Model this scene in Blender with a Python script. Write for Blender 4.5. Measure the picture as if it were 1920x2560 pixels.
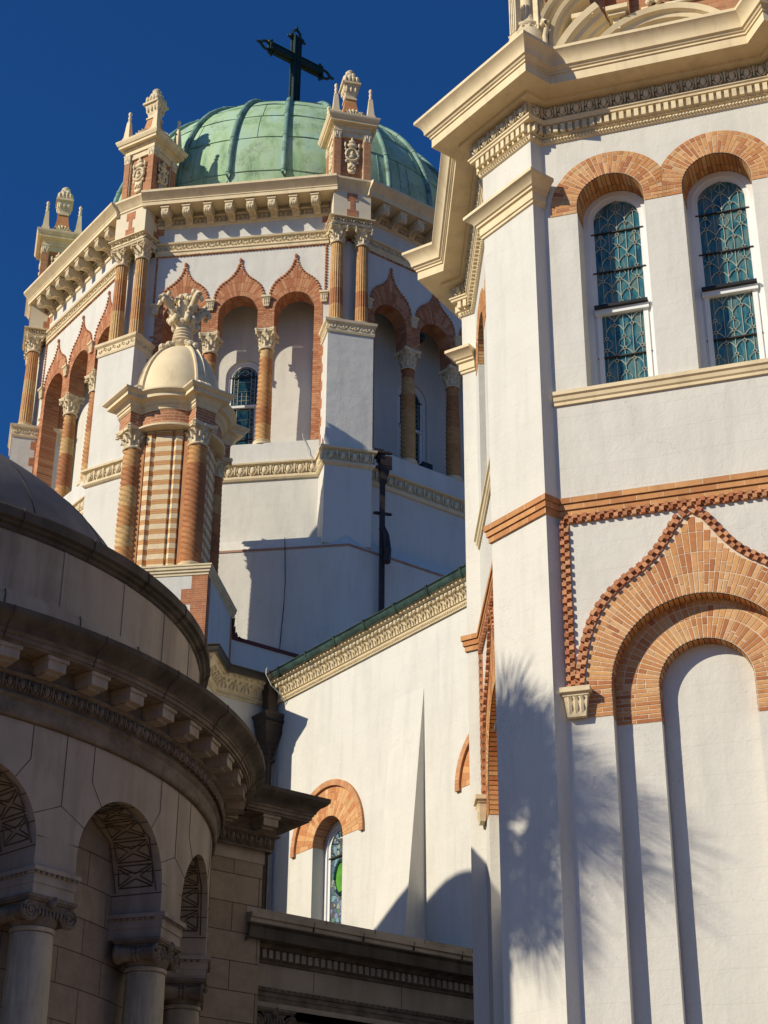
import bpy, math, random
from math import sin, cos, pi, radians as rad, sqrt, atan2
from mathutils import Vector, Matrix
random.seed(7)
for _o in list(bpy.data.objects): bpy.data.objects.remove(_o)
scene = bpy.context.scene
COLL = scene.collection

# ---------------------------------------------------------------- camera, sky, sun, exposure
PITCH, ROLL, FPX = 27.61, 0.42, 4289.0
cam_d = bpy.data.cameras.new('camera')
cam = bpy.data.objects.new('camera', cam_d); COLL.objects.link(cam)
cam_d.sensor_fit = 'VERTICAL'; cam_d.sensor_height = 36.0
cam_d.lens = FPX / 2560.0 * 36.0
cam_d.clip_start = 0.1; cam_d.clip_end = 20000
cam.location = (0, 0, 1.6)
# camera x right, y up, -z forward; pitched up, slight roll
_cp, _sp, _cr, _sr = cos(rad(PITCH)), sin(rad(PITCH)), cos(rad(ROLL)), sin(rad(ROLL))
_R = Matrix(((1, 0, 0), (0, -_sp, _cp), (0, -_cp, -_sp)))
_Z = Matrix(((_cr, _sr, 0), (-_sr, _cr, 0), (0, 0, 1)))
cam.rotation_euler = (_Z @ _R).transposed().to_euler()
scene.camera = cam
scene.render.resolution_x = 768; scene.render.resolution_y = 1024

SUN_AZ, SUN_EL = -119.0, 31.0        # compass-like: 0 = +Y, positive towards +X
w = bpy.data.worlds.new('World'); scene.world = w; w.use_nodes = True
wn = w.node_tree.nodes; wl = w.node_tree.links
sky = wn.new('ShaderNodeTexSky'); sky.sky_type = 'NISHITA'; sky.sun_disc = False
sky.sun_elevation = rad(SUN_EL); sky.sun_rotation = rad(SUN_AZ)
sky.altitude = 0; sky.air_density = 1.0; sky.dust_density = 0.2; sky.ozone_density = 5.0
tint = wn.new('ShaderNodeMix'); tint.data_type = 'RGBA'; tint.blend_type = 'MULTIPLY'; tint.inputs[0].default_value = 1.0
tint.inputs[7].default_value = (0.32, 0.96, 1.66, 1)      # deep, clean winter-blue air
wl.new(sky.outputs[0], tint.inputs[6]); wl.new(tint.outputs[2], wn['Background'].inputs[0]); wn['Background'].inputs[1].default_value = 0.054

sd = bpy.data.lights.new('sun', 'SUN'); sd.energy = 4.65; sd.angle = rad(0.53); sd.color = (1.0, 0.90, 0.725)
so = bpy.data.objects.new('sun', sd); COLL.objects.link(so)
_a, _e = rad(SUN_AZ), rad(SUN_EL)
sdir = Vector((sin(_a) * cos(_e), cos(_a) * cos(_e), sin(_e)))
so.rotation_euler = sdir.to_track_quat('Z', 'Y').to_euler(); so.location = sdir * 60
scene.view_settings.view_transform = 'Standard'; scene.view_settings.look = 'None'
scene.view_settings.exposure = 0.0; scene.view_settings.gamma = 1.0
scene.render.engine = 'CYCLES'; scene.cycles.diffuse_bounces = 2; scene.cycles.max_bounces = 6

# ---------------------------------------------------------------- materials
def newmat(name):
    m = bpy.data.materials.new(name); m.use_nodes = True
    return m, m.node_tree.nodes, m.node_tree.links, m.node_tree.nodes['Principled BSDF']
def nd(ns, t, **k):
    n = ns.new(t)
    for a, b in k.items():
        if hasattr(n, a): setattr(n, a, b)
        else: n.inputs[a].default_value = b
    return n
def ramp(ns, stops, interp='LINEAR'):
    r = ns.new('ShaderNodeValToRGB'); r.color_ramp.interpolation = interp
    while len(r.color_ramp.elements) > 1: r.color_ramp.elements.remove(r.color_ramp.elements[-1])
    r.color_ramp.elements[0].position = stops[0][0]; r.color_ramp.elements[0].color = (*stops[0][1], 1)
    for p, c in stops[1:]:
        e = r.color_ramp.elements.new(p); e.color = (*c, 1)
    return r
def noise_mat(name, c0, c1, scale=3.0, rough=0.8, bump=0.15, bscale=40, dirt=None, streak=False, spec=0.3, mid=None, bdist=0.01):
    m, ns, lk, b = newmat(name)
    tc = ns.new('ShaderNodeTexCoord')
    n1 = nd(ns, 'ShaderNodeTexNoise', Scale=scale, Detail=6.0, Roughness=0.6)
    lk.new(tc.outputs['Object'], n1.inputs['Vector'])
    stops = [(0.3, c0), (0.7, c1)] if mid is None else [(0.3, c0), (0.5, mid), (0.7, c1)]
    r = ramp(ns, stops); lk.new(n1.outputs['Fac'], r.inputs[0]); col = r.outputs[0]
    if dirt:
        mp = ns.new('ShaderNodeMapping'); mp.inputs['Scale'].default_value = (1.7, 1.7, 0.22) if streak else (1, 1, 1)
        lk.new(tc.outputs['Object'], mp.inputs[0])
        n2 = nd(ns, 'ShaderNodeTexNoise', Scale=dirt[1], Detail=8.0, Roughness=0.7); lk.new(mp.outputs[0], n2.inputs['Vector'])
        r2 = ramp(ns, [(dirt[2], (0, 0, 0)), (dirt[3], (1, 1, 1))]); lk.new(n2.outputs['Fac'], r2.inputs[0])
        mx = ns.new('ShaderNodeMix'); mx.data_type = 'RGBA'
        ml = nd(ns, 'ShaderNodeMath', operation='MULTIPLY'); ml.inputs[1].default_value = dirt[4]
        lk.new(r2.outputs[0], ml.inputs[0]); lk.new(ml.outputs[0], mx.inputs[0]); lk.new(col, mx.inputs[6]); mx.inputs[7].default_value = (*dirt[0], 1); col = mx.outputs[2]
    lk.new(col, b.inputs['Base Color'])
    b.inputs['Roughness'].default_value = rough; b.inputs['Specular IOR Level'].default_value = spec
    n3 = nd(ns, 'ShaderNodeTexNoise', Scale=bscale, Detail=5.0, Roughness=0.65); lk.new(tc.outputs['Object'], n3.inputs['Vector'])
    bp = nd(ns, 'ShaderNodeBump', Strength=bump, Distance=bdist); lk.new(n3.outputs['Fac'], bp.inputs['Height']); lk.new(bp.outputs[0], b.inputs['Normal'])
    m['bump'] = 1
    return m

def stucco(name, c, lines=0.3):
    """painted render over poured concrete: faint horizontal board marks, stains, trowel marks"""
    m, ns, lk, b = newmat(name)
    tc = ns.new('ShaderNodeTexCoord')
    n1 = nd(ns, 'ShaderNodeTexNoise', Scale=0.9, Detail=7.0, Roughness=0.62); lk.new(tc.outputs['Object'], n1.inputs['Vector'])
    r = ramp(ns, [(0.25, tuple(v * 0.94 for v in c)), (0.5, c), (0.75, tuple(min(1, v * 1.035) for v in c))]); lk.new(n1.outputs['Fac'], r.inputs[0])
    mp = ns.new('ShaderNodeMapping'); mp.inputs['Scale'].default_value = (2.6, 2.6, 0.35); lk.new(tc.outputs['Object'], mp.inputs[0])
    n2 = nd(ns, 'ShaderNodeTexNoise', Scale=1.3, Detail=8.0, Roughness=0.7); lk.new(mp.outputs[0], n2.inputs['Vector'])
    r2 = ramp(ns, [(0.47, (0, 0, 0)), (0.72, (0.46, 0.46, 0.46))]); lk.new(n2.outputs['Fac'], r2.inputs[0])
    mx = ns.new('ShaderNodeMix'); mx.data_type = 'RGBA'; lk.new(r2.outputs[0], mx.inputs[0]); lk.new(r.outputs[0], mx.inputs[6])
    mx.inputs[7].default_value = (c[0] * 0.72, c[1] * 0.73, c[2] * 0.72, 1)
    lk.new(mx.outputs[2], b.inputs['Base Color'])
    # hairline cracks: edges of large warped cells, faded in and out
    nw = nd(ns, 'ShaderNodeTexNoise', Scale=1.6, Detail=5.0, Roughness=0.7); lk.new(tc.outputs['Object'], nw.inputs['Vector'])
    va = nd(ns, 'ShaderNodeVectorMath', operation='MULTIPLY_ADD'); va.inputs[1].default_value = (1.1, 1.1, 1.1); lk.new(nw.outputs['Color'], va.inputs[0]); lk.new(tc.outputs['Object'], va.inputs[2])
    vc = nd(ns, 'ShaderNodeTexVoronoi', Scale=0.42); vc.feature = 'DISTANCE_TO_EDGE'; lk.new(va.outputs[0], vc.inputs['Vector'])
    rc = ramp(ns, [(0.0, (1, 1, 1)), (0.0035, (0, 0, 0))]); lk.new(vc.outputs['Distance'], rc.inputs[0])
    nf = nd(ns, 'ShaderNodeTexNoise', Scale=0.7, Detail=2.0); lk.new(tc.outputs['Object'], nf.inputs['Vector'])
    rf = ramp(ns, [(0.50, (0, 0, 0)), (0.62, (0.36, 0.36, 0.36))]); lk.new(nf.outputs['Fac'], rf.inputs[0])
    cm = nd(ns, 'ShaderNodeMath', operation='MULTIPLY'); lk.new(rc.outputs[0], cm.inputs[0]); lk.new(rf.outputs[0], cm.inputs[1])
    mc = ns.new('ShaderNodeMix'); mc.data_type = 'RGBA'; lk.new(cm.outputs[0], mc.inputs[0]); lk.new(mx.outputs[2], mc.inputs[6]); mc.inputs[7].default_value = (c[0] * .45, c[1] * .43, c[2] * .4, 1)
    lk.new(mc.outputs[2], b.inputs['Base Color'])
    b.inputs['Roughness'].default_value = 0.75; b.inputs['Specular IOR Level'].default_value = 0.25
    # board marks: thin ridges every ~0.35 m, broken up by noise
    sx = ns.new('ShaderNodeSeparateXYZ'); lk.new(tc.outputs['Object'], sx.inputs[0])
    n4 = nd(ns, 'ShaderNodeTexNoise', Scale=0.8, Detail=2.0); lk.new(tc.outputs['Object'], n4.inputs['Vector'])
    ad = nd(ns, 'ShaderNodeMath', operation='MULTIPLY_ADD'); ad.inputs[1].default_value = 0.12; lk.new(n4.outputs['Fac'], ad.inputs[0]); lk.new(sx.outputs[2], ad.inputs[2])
    ml = nd(ns, 'ShaderNodeMath', operation='MULTIPLY'); ml.inputs[1].default_value = 2.7; lk.new(ad.outputs[0], ml.inputs[0])
    fr = nd(ns, 'ShaderNodeMath', operation='FRACT'); lk.new(ml.outputs[0], fr.inputs[0])
    rr = ramp(ns, [(0.0, (0, 0, 0)), (0.04, (1, 1, 1)), (0.5, (0.8, 0.8, 0.8)), (1.0, (1, 1, 1))]); lk.new(fr.outputs[0], rr.inputs[0])
    n3 = nd(ns, 'ShaderNodeTexNoise', Scale=26.0, Detail=6.0, Roughness=0.7); lk.new(tc.outputs['Object'], n3.inputs['Vector'])
    n5 = nd(ns, 'ShaderNodeTexNoise', Scale=2.6, Detail=3.0, Roughness=0.5); lk.new(tc.outputs['Object'], n5.inputs['Vector'])
    s1 = nd(ns, 'ShaderNodeMath', operation='MULTIPLY_ADD'); s1.inputs[1].default_value = lines; lk.new(rr.outputs[0], s1.inputs[0]); lk.new(n3.outputs['Fac'], s1.inputs[2])
    s2 = nd(ns, 'ShaderNodeMath', operation='MULTIPLY_ADD'); s2.inputs[1].default_value = 3.0; lk.new(n5.outputs['Fac'], s2.inputs[0]); lk.new(s1.outputs[0], s2.inputs[2])
    bp = nd(ns, 'ShaderNodeBump', Strength=0.32, Distance=0.016); lk.new(s2.outputs[0], bp.inputs['Height']); lk.new(bp.outputs[0], b.inputs['Normal'])
    return m

def brick_uv(name, c1, c2, mort, bw=0.22, bh=0.062, ms=0.006, rough=0.85, bump=0.5, offset=0.5):
    m, ns, lk, b = newmat(name)
    uv = ns.new('ShaderNodeUVMap'); uv.uv_map = 'UVMap'
    bt = ns.new('ShaderNodeTexBrick'); bt.offset = offset
    bt.inputs['Scale'].default_value = 1.0; bt.inputs['Mortar Size'].default_value = ms; bt.inputs['Mortar Smooth'].default_value = 0.1
    bt.inputs['Bias'].default_value = 0.0; bt.inputs['Brick Width'].default_value = bw; bt.inputs['Row Height'].default_value = bh
    bt.inputs['Color1'].default_value = (*c1, 1); bt.inputs['Color2'].default_value = (*c2, 1); bt.inputs['Mortar'].default_value = (*mort, 1)
    lk.new(uv.outputs[0], bt.inputs['Vector'])
    tc = ns.new('ShaderNodeTexCoord'); n1 = nd(ns, 'ShaderNodeTexNoise', Scale=5.0, Detail=6.0, Roughness=0.7); lk.new(tc.outputs['Object'], n1.inputs['Vector'])
    r = ramp(ns, [(0.25, (0.72, 0.7, 0.7)), (0.75, (1.15, 1.12, 1.1))]); lk.new(n1.outputs['Fac'], r.inputs[0])
    mx = ns.new('ShaderNodeMix'); mx.data_type = 'RGBA'; mx.blend_type = 'MULTIPLY'; mx.inputs[0].default_value = 1.0
    lk.new(bt.outputs['Color'], mx.inputs[6]); lk.new(r.outputs[0], mx.inputs[7]); lk.new(mx.outputs[2], b.inputs['Base Color'])
    b.inputs['Roughness'].default_value = rough; b.inputs['Specular IOR Level'].default_value = 0.25
    bp = nd(ns, 'ShaderNodeBump', Strength=bump, Distance=0.006); bp.invert = True
    lk.new(bt.outputs['Fac'], bp.inputs['Height']); lk.new(bp.outputs[0], b.inputs['Normal'])
    return m

def attr_brick(name):
    m, ns, lk, b = newmat(name)
    at = ns.new('ShaderNodeAttribute'); at.attribute_name = 'Col'
    tc = ns.new('ShaderNodeTexCoord'); n1 = nd(ns, 'ShaderNodeTexNoise', Scale=22.0, Detail=6.0, Roughness=0.7); lk.new(tc.outputs['Object'], n1.inputs['Vector'])
    r = ramp(ns, [(0.25, (0.78, 0.76, 0.74)), (0.75, (1.18, 1.16, 1.14))]); lk.new(n1.outputs['Fac'], r.inputs[0])
    mx = ns.new('ShaderNodeMix'); mx.data_type = 'RGBA'; mx.blend_type = 'MULTIPLY'; mx.inputs[0].default_value = 1.0
    lk.new(at.outputs['Color'], mx.inputs[6]); lk.new(r.outputs[0], mx.inputs[7]); lk.new(mx.outputs[2], b.inputs['Base Color'])
    b.inputs['Roughness'].default_value = 0.82; b.inputs['Specular IOR Level'].default_value = 0.25
    bp = nd(ns, 'ShaderNodeBump', Strength=0.25, Distance=0.004); lk.new(n1.outputs['Fac'], bp.inputs['Height']); lk.new(bp.outputs[0], b.inputs['Normal'])
    return m

def drum_terracotta(name, seg=0.55):
    """terracotta shafts cast in short drums of different firing colour"""
    m, ns, lk, b = newmat(name)
    tc = ns.new('ShaderNodeTexCoord'); sx = ns.new('ShaderNodeSeparateXYZ'); lk.new(tc.outputs['Object'], sx.inputs[0])
    n0 = nd(ns, 'ShaderNodeTexNoise', Scale=3.0, Detail=2.0); lk.new(tc.outputs['Object'], n0.inputs['Vector'])
    ma = nd(ns, 'ShaderNodeMath', operation='MULTIPLY_ADD'); ma.inputs[1].default_value = 0.08; lk.new(n0.outputs['Fac'], ma.inputs[0]); lk.new(sx.outputs[2], ma.inputs[2])
    dv = nd(ns, 'ShaderNodeMath', operation='DIVIDE'); dv.inputs[1].default_value = seg; lk.new(ma.outputs[0], dv.inputs[0])
    fl = nd(ns, 'ShaderNodeMath', operation='FLOOR'); lk.new(dv.outputs[0], fl.inputs[0])
    oi = ns.new('ShaderNodeObjectInfo')
    ad = nd(ns, 'ShaderNodeMath', operation='MULTIPLY_ADD'); ad.inputs[1].default_value = 97.0; lk.new(oi.outputs['Random'], ad.inputs[0]); lk.new(fl.outputs[0], ad.inputs[2])
    wn_ = ns.new('ShaderNodeTexWhiteNoise'); wn_.noise_dimensions = '1D'; lk.new(ad.outputs[0], wn_.inputs['W'])
    r = ramp(ns, [(0.0, (0.36, 0.14, 0.06)), (0.3, (0.47, 0.22, 0.085)), (0.62, (0.55, 0.30, 0.115)), (1.0, (0.60, 0.42, 0.19))]); lk.new(wn_.outputs[0], r.inputs[0])
    n1 = nd(ns, 'ShaderNodeTexNoise', Scale=7.0, Detail=7.0, Roughness=0.7); lk.new(tc.outputs['Object'], n1.inputs['Vector'])
    r1 = ramp(ns, [(0.3, (0.7, 0.66, 0.62)), (0.7, (1.15, 1.1, 1.05))]); lk.new(n1.outputs['Fac'], r1.inputs[0])
    mx = ns.new('ShaderNodeMix'); mx.data_type = 'RGBA'; mx.blend_type = 'MULTIPLY'; mx.inputs[0].default_value = 1.0
    lk.new(r.outputs[0], mx.inputs[6]); lk.new(r1.outputs[0], mx.inputs[7]); lk.new(mx.outputs[2], b.inputs['Base Color'])
    b.inputs['Roughness'].default_value = 0.7; b.inputs['Specular IOR Level'].default_value = 0.3
    return m

def stripe_mat(name):
    m, ns, lk, b = newmat(name)
    tc = ns.new('ShaderNodeTexCoord'); sx = ns.new('ShaderNodeSeparateXYZ'); lk.new(tc.outputs['Object'], sx.inputs[0])
    n0 = nd(ns, 'ShaderNodeTexNoise', Scale=2.0, Detail=2.0); lk.new(tc.outputs['Object'], n0.inputs['Vector'])
    ma = nd(ns, 'ShaderNodeMath', operation='MULTIPLY_ADD'); ma.inputs[1].default_value = 0.03; lk.new(n0.outputs['Fac'], ma.inputs[0]); lk.new(sx.outputs[2], ma.inputs[2])
    dv = nd(ns, 'ShaderNodeMath', operation='DIVIDE'); dv.inputs[1].default_value = 0.27; lk.new(ma.outputs[0], dv.inputs[0])
    fr = nd(ns, 'ShaderNodeMath', operation='FRACT'); lk.new(dv.outputs[0], fr.inputs[0])
    r = ramp(ns, [(0.0, (0.56, 0.27, 0.085)), (0.14, (0.66, 0.40, 0.16)), (0.20, (0.55, 0.25, 0.08)), (0.34, (0.68, 0.42, 0.17)), (0.40, (0.54, 0.25, 0.08)), (0.5, (0.80, 0.66, 0.42))], 'CONSTANT'); lk.new(fr.outputs[0], r.inputs[0])
    n1 = nd(ns, 'ShaderNodeTexNoise', Scale=9.0, Detail=6.0, Roughness=0.7); lk.new(tc.outputs['Object'], n1.inputs['Vector'])
    r1 = ramp(ns, [(0.3, (0.84, 0.82, 0.8)), (0.7, (1.05, 1.04, 1.03))]); lk.new(n1.outputs['Fac'], r1.inputs[0])
    mx = ns.new('ShaderNodeMix'); mx.data_type = 'RGBA'; mx.blend_type = 'MULTIPLY'; mx.inputs[0].default_value = 1.0
    lk.new(r.outputs[0], mx.inputs[6]); lk.new(r1.outputs[0], mx.inputs[7]); lk.new(mx.outputs[2], b.inputs['Base Color'])
    b.inputs['Roughness'].default_value = 0.75
    return m

def glass_mat(name, c0, c1, c2, scale=6.0, stretch=0.25, rough=0.12):
    m, ns, lk, b = newmat(name)
    tc = ns.new('ShaderNodeTexCoord'); mp = ns.new('ShaderNodeMapping'); mp.inputs['Scale'].default_value = (1, 1, stretch); lk.new(tc.outputs['Object'], mp.inputs[0])
    n1 = nd(ns, 'ShaderNodeTexNoise', Scale=scale, Detail=5.0, Roughness=0.6, Distortion=1.2); lk.new(mp.outputs[0], n1.inputs['Vector'])
    vo = nd(ns, 'ShaderNodeTexVoronoi', Scale=scale * 1.2); lk.new(mp.outputs[0], vo.inputs['Vector'])
    sm = nd(ns, 'ShaderNodeMath', operation='MULTIPLY_ADD'); sm.inputs[1].default_value = 0.25; lk.new(vo.outputs['Distance'], sm.inputs[0]); lk.new(n1.outputs['Fac'], sm.inputs[2])
    r = ramp(ns, [(0.42, c0), (0.6, c1), (0.78, c2)]); lk.new(sm.outputs[0], r.inputs[0]); lk.new(r.outputs[0], b.inputs['Base Color'])
    b.inputs['Roughness'].default_value = rough; b.inputs['Specular IOR Level'].default_value = 0.5
    bp = nd(ns, 'ShaderNodeBump', Strength=0.08, Distance=0.01); lk.new(n1.outputs['Fac'], bp.inputs['Height']); lk.new(bp.outputs[0], b.inputs['Normal'])
    return m

def mosaic_glass(name):
    m, ns, lk, b = newmat(name)
    tc = ns.new('ShaderNodeTexCoord')
    vo = nd(ns, 'ShaderNodeTexVoronoi', Scale=9.0); lk.new(tc.outputs['Object'], vo.inputs['Vector'])
    sp = ns.new('ShaderNodeSeparateColor'); lk.new(vo.outputs['Color'], sp.inputs[0])
    r = ramp(ns, [(0.0, (0.10, 0.16, 0.20)), (0.25, (0.22, 0.26, 0.40)), (0.45, (0.12, 0.22, 0.16)), (0.6, (0.30, 0.36, 0.30)), (0.75, (0.12, 0.10, 0.12)), (0.9, (0.20, 0.34, 0.40))], 'CONSTANT'); lk.new(sp.outputs[0], r.inputs[0])
    v2 = nd(ns, 'ShaderNodeTexVoronoi', Scale=9.0); v2.feature = 'DISTANCE_TO_EDGE'; lk.new(tc.outputs['Object'], v2.inputs['Vector'])
    r2 = ramp(ns, [(0.03, (0.03, 0.03, 0.035)), (0.05, (1, 1, 1))]); lk.new(v2.outputs['Distance'], r2.inputs[0])
    mx = ns.new('ShaderNodeMix'); mx.data_type = 'RGBA'; mx.blend_type = 'MULTIPLY'; mx.inputs[0].default_value = 1.0
    lk.new(r.outputs[0], mx.inputs[6]); lk.new(r2.outputs[0], mx.inputs[7]); lk.new(mx.outputs[2], b.inputs['Base Color'])
    b.inputs['Roughness'].default_value = 0.2
    return m

def copper_mat(name):
    m, ns, lk, b = newmat(name)
    tc = ns.new('ShaderNodeTexCoord')
    mp = ns.new('ShaderNodeMapping'); mp.inputs['Scale'].default_value = (1.6, 1.6, 0.35); lk.new(tc.outputs['Object'], mp.inputs[0])
    n1 = nd(ns, 'ShaderNodeTexNoise', Scale=1.4, Detail=9.0, Roughness=0.66); lk.new(mp.outputs[0], n1.inputs['Vector'])
    r = ramp(ns, [(0.28, (0.17, 0.31, 0.19)), (0.42, (0.33, 0.50, 0.27)), (0.52, (0.42, 0.57, 0.36)), (0.60, (0.36, 0.55, 0.42)), (0.74, (0.52, 0.68, 0.56))]); lk.new(n1.outputs['Fac'], r.inputs[0])
    n2 = nd(ns, 'ShaderNodeTexNoise', Scale=1.1, Detail=10.0, Roughness=0.75); lk.new(tc.outputs['Object'], n2.inputs['Vector'])
    r2 = ramp(ns, [(0.50, (0, 0, 0)), (0.62, (1, 1, 1))]); lk.new(n2.outputs['Fac'], r2.inputs[0])
    n3 = nd(ns, 'ShaderNodeTexNoise', Scale=11.0, Detail=8.0, Roughness=0.8); lk.new(mp.outputs[0], n3.inputs['Vector'])
    r3 = ramp(ns, [(0.42, (0, 0, 0)), (0.62, (0.75, 0.75, 0.75))]); lk.new(n3.outputs['Fac'], r3.inputs[0])
    ml = nd(ns, 'ShaderNodeMath', operation='MULTIPLY'); lk.new(r2.outputs[0], ml.inputs[0]); lk.new(r3.outputs[0], ml.inputs[1])
    mx = ns.new('ShaderNodeMix'); mx.data_type = 'RGBA'; lk.new(ml.outputs[0], mx.inputs[0]); lk.new(r.outputs[0], mx.inputs[6]); mx.inputs[7].default_value = (0.10, 0.11, 0.10, 1)
    lk.new(mx.outputs[2], b.inputs['Base Color'])
    b.inputs['Roughness'].default_value = 0.62; b.inputs['Specular IOR Level'].default_value = 0.35
    bp = nd(ns, 'ShaderNodeBump', Strength=0.25, Distance=0.03); lk.new(n1.outputs['Fac'], bp.inputs['Height']); lk.new(bp.outputs[0], b.inputs['Normal'])
    return m

M = {}
M['stucco'] = stucco('white_painted_stucco', (0.685, 0.665, 0.595))
M['cream'] = noise_mat('cream_trim', (0.74, 0.60, 0.365), (0.83, 0.69, 0.44), 2.0, 0.7, 0.12, 60, dirt=((0.40, 0.32, 0.20), 1.6, 0.50, 0.75, 0.55), streak=True)
M['cream_orn'] = noise_mat('cream_ornament', (0.70, 0.575, 0.36), (0.82, 0.69, 0.46), 6.0, 0.75, 0.3, 50, dirt=((0.33, 0.26, 0.16), 5.0, 0.48, 0.70, 0.6))
M['buff'] = noise_mat('buff_stucco', (0.68, 0.59, 0.42), (0.76, 0.665, 0.48), 2.0, 0.8, 0.1, 60)
M['brick'] = attr_brick('laid_brick')
M['brickwall'] = brick_uv('orange_brick_wall', (0.42, 0.17, 0.075), (0.55, 0.26, 0.12), (0.42, 0.30, 0.2), 0.24, 0.062, 0.006)
M['romanbrick'] = brick_uv('roman_brick', (0.42, 0.15, 0.07), (0.52, 0.22, 0.10), (0.55, 0.36, 0.22), 0.36, 0.055, 0.005)
M['terracotta'] = drum_terracotta('terracotta_shaft')
M['plain_terra'] = noise_mat('plain_terracotta', (0.46, 0.19, 0.075), (0.60, 0.30, 0.12), 3.0, 0.75, 0.15, 50)
M['stripes'] = stripe_mat('striped_terracotta')
M['copper'] = copper_mat('green_copper_sheet')
M['copper_rib'] = noise_mat('green_copper_rib', (0.13, 0.25, 0.20), (0.30, 0.46, 0.38), 2.0, 0.55, 0.2, 30, dirt=((0.05, 0.07, 0.06), 2.2, 0.48, 0.66, 0.8))
M['dark_bronze'] = noise_mat('dark_bronze', (0.006, 0.018, 0.016), (0.018, 0.05, 0.042), 5.0, 0.5, 0.2, 40)
M['patina'] = noise_mat('pale_patina', (0.25, 0.42, 0.38), (0.4, 0.58, 0.52), 5.0, 0.6, 0.2, 40)
M['gutter'] = noise_mat('gutter_copper', (0.018, 0.032, 0.025), (0.06, 0.11, 0.08), 3.0, 0.45, 0.2, 30, dirt=((0.02, 0.03, 0.025), 4.0, 0.45, 0.65, 0.8))
M['gutter_dark'] = noise_mat('gutter_dark', (0.035, 0.03, 0.022), (0.06, 0.05, 0.035), 3.0, 0.5, 0.2, 30)
M['pipe'] = noise_mat('downpipe_bronze', (0.032, 0.022, 0.018), (0.06, 0.04, 0.03), 4.0, 0.45, 0.2, 30)
M['frame'] = noise_mat('white_window_paint', (0.76, 0.77, 0.75), (0.82, 0.83, 0.81), 3.0, 0.45, 0.05, 60, spec=0.5)
M['teal_glass'] = glass_mat('teal_stained_glass', (0.015, 0.055, 0.09), (0.035, 0.155, 0.19), (0.14, 0.20, 0.17), 9.0, 0.3, 0.14)
M['dark_glass'] = glass_mat('dark_stained_glass', (0.004, 0.018, 0.03), (0.01, 0.045, 0.06), (0.03, 0.08, 0.08), 7.0, 0.5)
M['mosaic'] = mosaic_glass('mosaic_stained_glass')
M['green_glass'] = glass_mat('green_glass', (0.08, 0.26, 0.03), (0.11, 0.34, 0.045), (0.16, 0.42, 0.07), 3.0, 1.0)
M['came'] = noise_mat('lead_came', (0.30, 0.33, 0.29), (0.42, 0.46, 0.40), 8.0, 0.6, 0.1, 50)
M['came_dark'] = noise_mat('dark_saddle_bar', (0.02, 0.02, 0.02), (0.04, 0.035, 0.03), 8.0, 0.6, 0.1, 50)
M['wood'] = noise_mat('brown_sash', (0.10, 0.05, 0.035), (0.15, 0.08, 0.05), 8.0, 0.5, 0.1, 50)
_st0, _st1 = (0.29, 0.25, 0.205), (0.385, 0.335, 0.275)
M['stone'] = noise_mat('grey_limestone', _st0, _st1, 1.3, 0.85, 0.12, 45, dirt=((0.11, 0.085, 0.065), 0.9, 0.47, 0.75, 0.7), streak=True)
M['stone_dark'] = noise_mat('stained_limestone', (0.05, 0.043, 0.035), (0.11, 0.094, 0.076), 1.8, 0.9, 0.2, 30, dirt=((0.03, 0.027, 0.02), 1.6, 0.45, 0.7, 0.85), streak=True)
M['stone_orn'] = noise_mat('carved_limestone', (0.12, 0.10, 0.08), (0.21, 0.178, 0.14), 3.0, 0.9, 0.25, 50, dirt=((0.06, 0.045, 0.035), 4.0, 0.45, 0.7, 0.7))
M['stone_joint'] = noise_mat('stone_joint', (0.055, 0.043, 0.033), (0.085, 0.065, 0.05), 3.0, 0.9, 0.1, 50)
M['stone_col'] = noise_mat('pale_limestone_shaft', (0.34, 0.30, 0.22), (0.46, 0.405, 0.30), 1.6, 0.8, 0.15, 40, dirt=((0.12, 0.11, 0.09), 1.4, 0.5, 0.7, 0.8), streak=True)
M['ashlar'] = brick_uv('limestone_ashlar', (0.25, 0.205, 0.155), (0.315, 0.265, 0.205), (0.085, 0.065, 0.05), 0.98, 0.46, 0.008, 0.85, 0.4)
M['dome_stone'] = noise_mat('grey_dome_stone', (0.15, 0.135, 0.125), (0.22, 0.20, 0.185), 1.5, 0.85, 0.1, 40, dirt=((0.09, 0.08, 0.075), 0.8, 0.48, 0.7, 0.6))
M['black'] = noise_mat('black_metal', (0.012, 0.012, 0.013), (0.03, 0.03, 0.03), 8.0, 0.4, 0.05, 40)
M['cable'] = noise_mat('pale_cable', (0.45, 0.45, 0.42), (0.55, 0.55, 0.52), 8.0, 0.5, 0.0, 40)
M['roof'] = noise_mat('grey_roof', (0.22, 0.2, 0.18), (0.3, 0.27, 0.24), 1.0, 0.9, 0.1, 30)
M['roofdark'] = noise_mat('maroon_coping', (0.11, 0.035, 0.035), (0.17, 0.055, 0.05), 3.0, 0.8, 0.1, 30)
M['redtrim'] = noise_mat('brown_coping', (0.36, 0.20, 0.14), (0.46, 0.28, 0.20), 3.0, 0.8, 0.1, 30)
M['paving'] = noise_mat('brick_paving', (0.24, 0.135, 0.06), (0.31, 0.18, 0.085), 0.6, 0.9, 0.1, 20)
M['leaf'] = noise_mat('palm_leaf', (0.04, 0.07, 0.02), (0.08, 0.12, 0.035), 3.0, 0.6, 0.1, 20)
M['trunk'] = noise_mat('palm_trunk', (0.14, 0.11, 0.08), (0.24, 0.19, 0.14), 4.0, 0.9, 0.5, 12)

# ---------------------------------------------------------------- geometry helpers
def dirv(a): a = rad(a); return (sin(a), cos(a))

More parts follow.
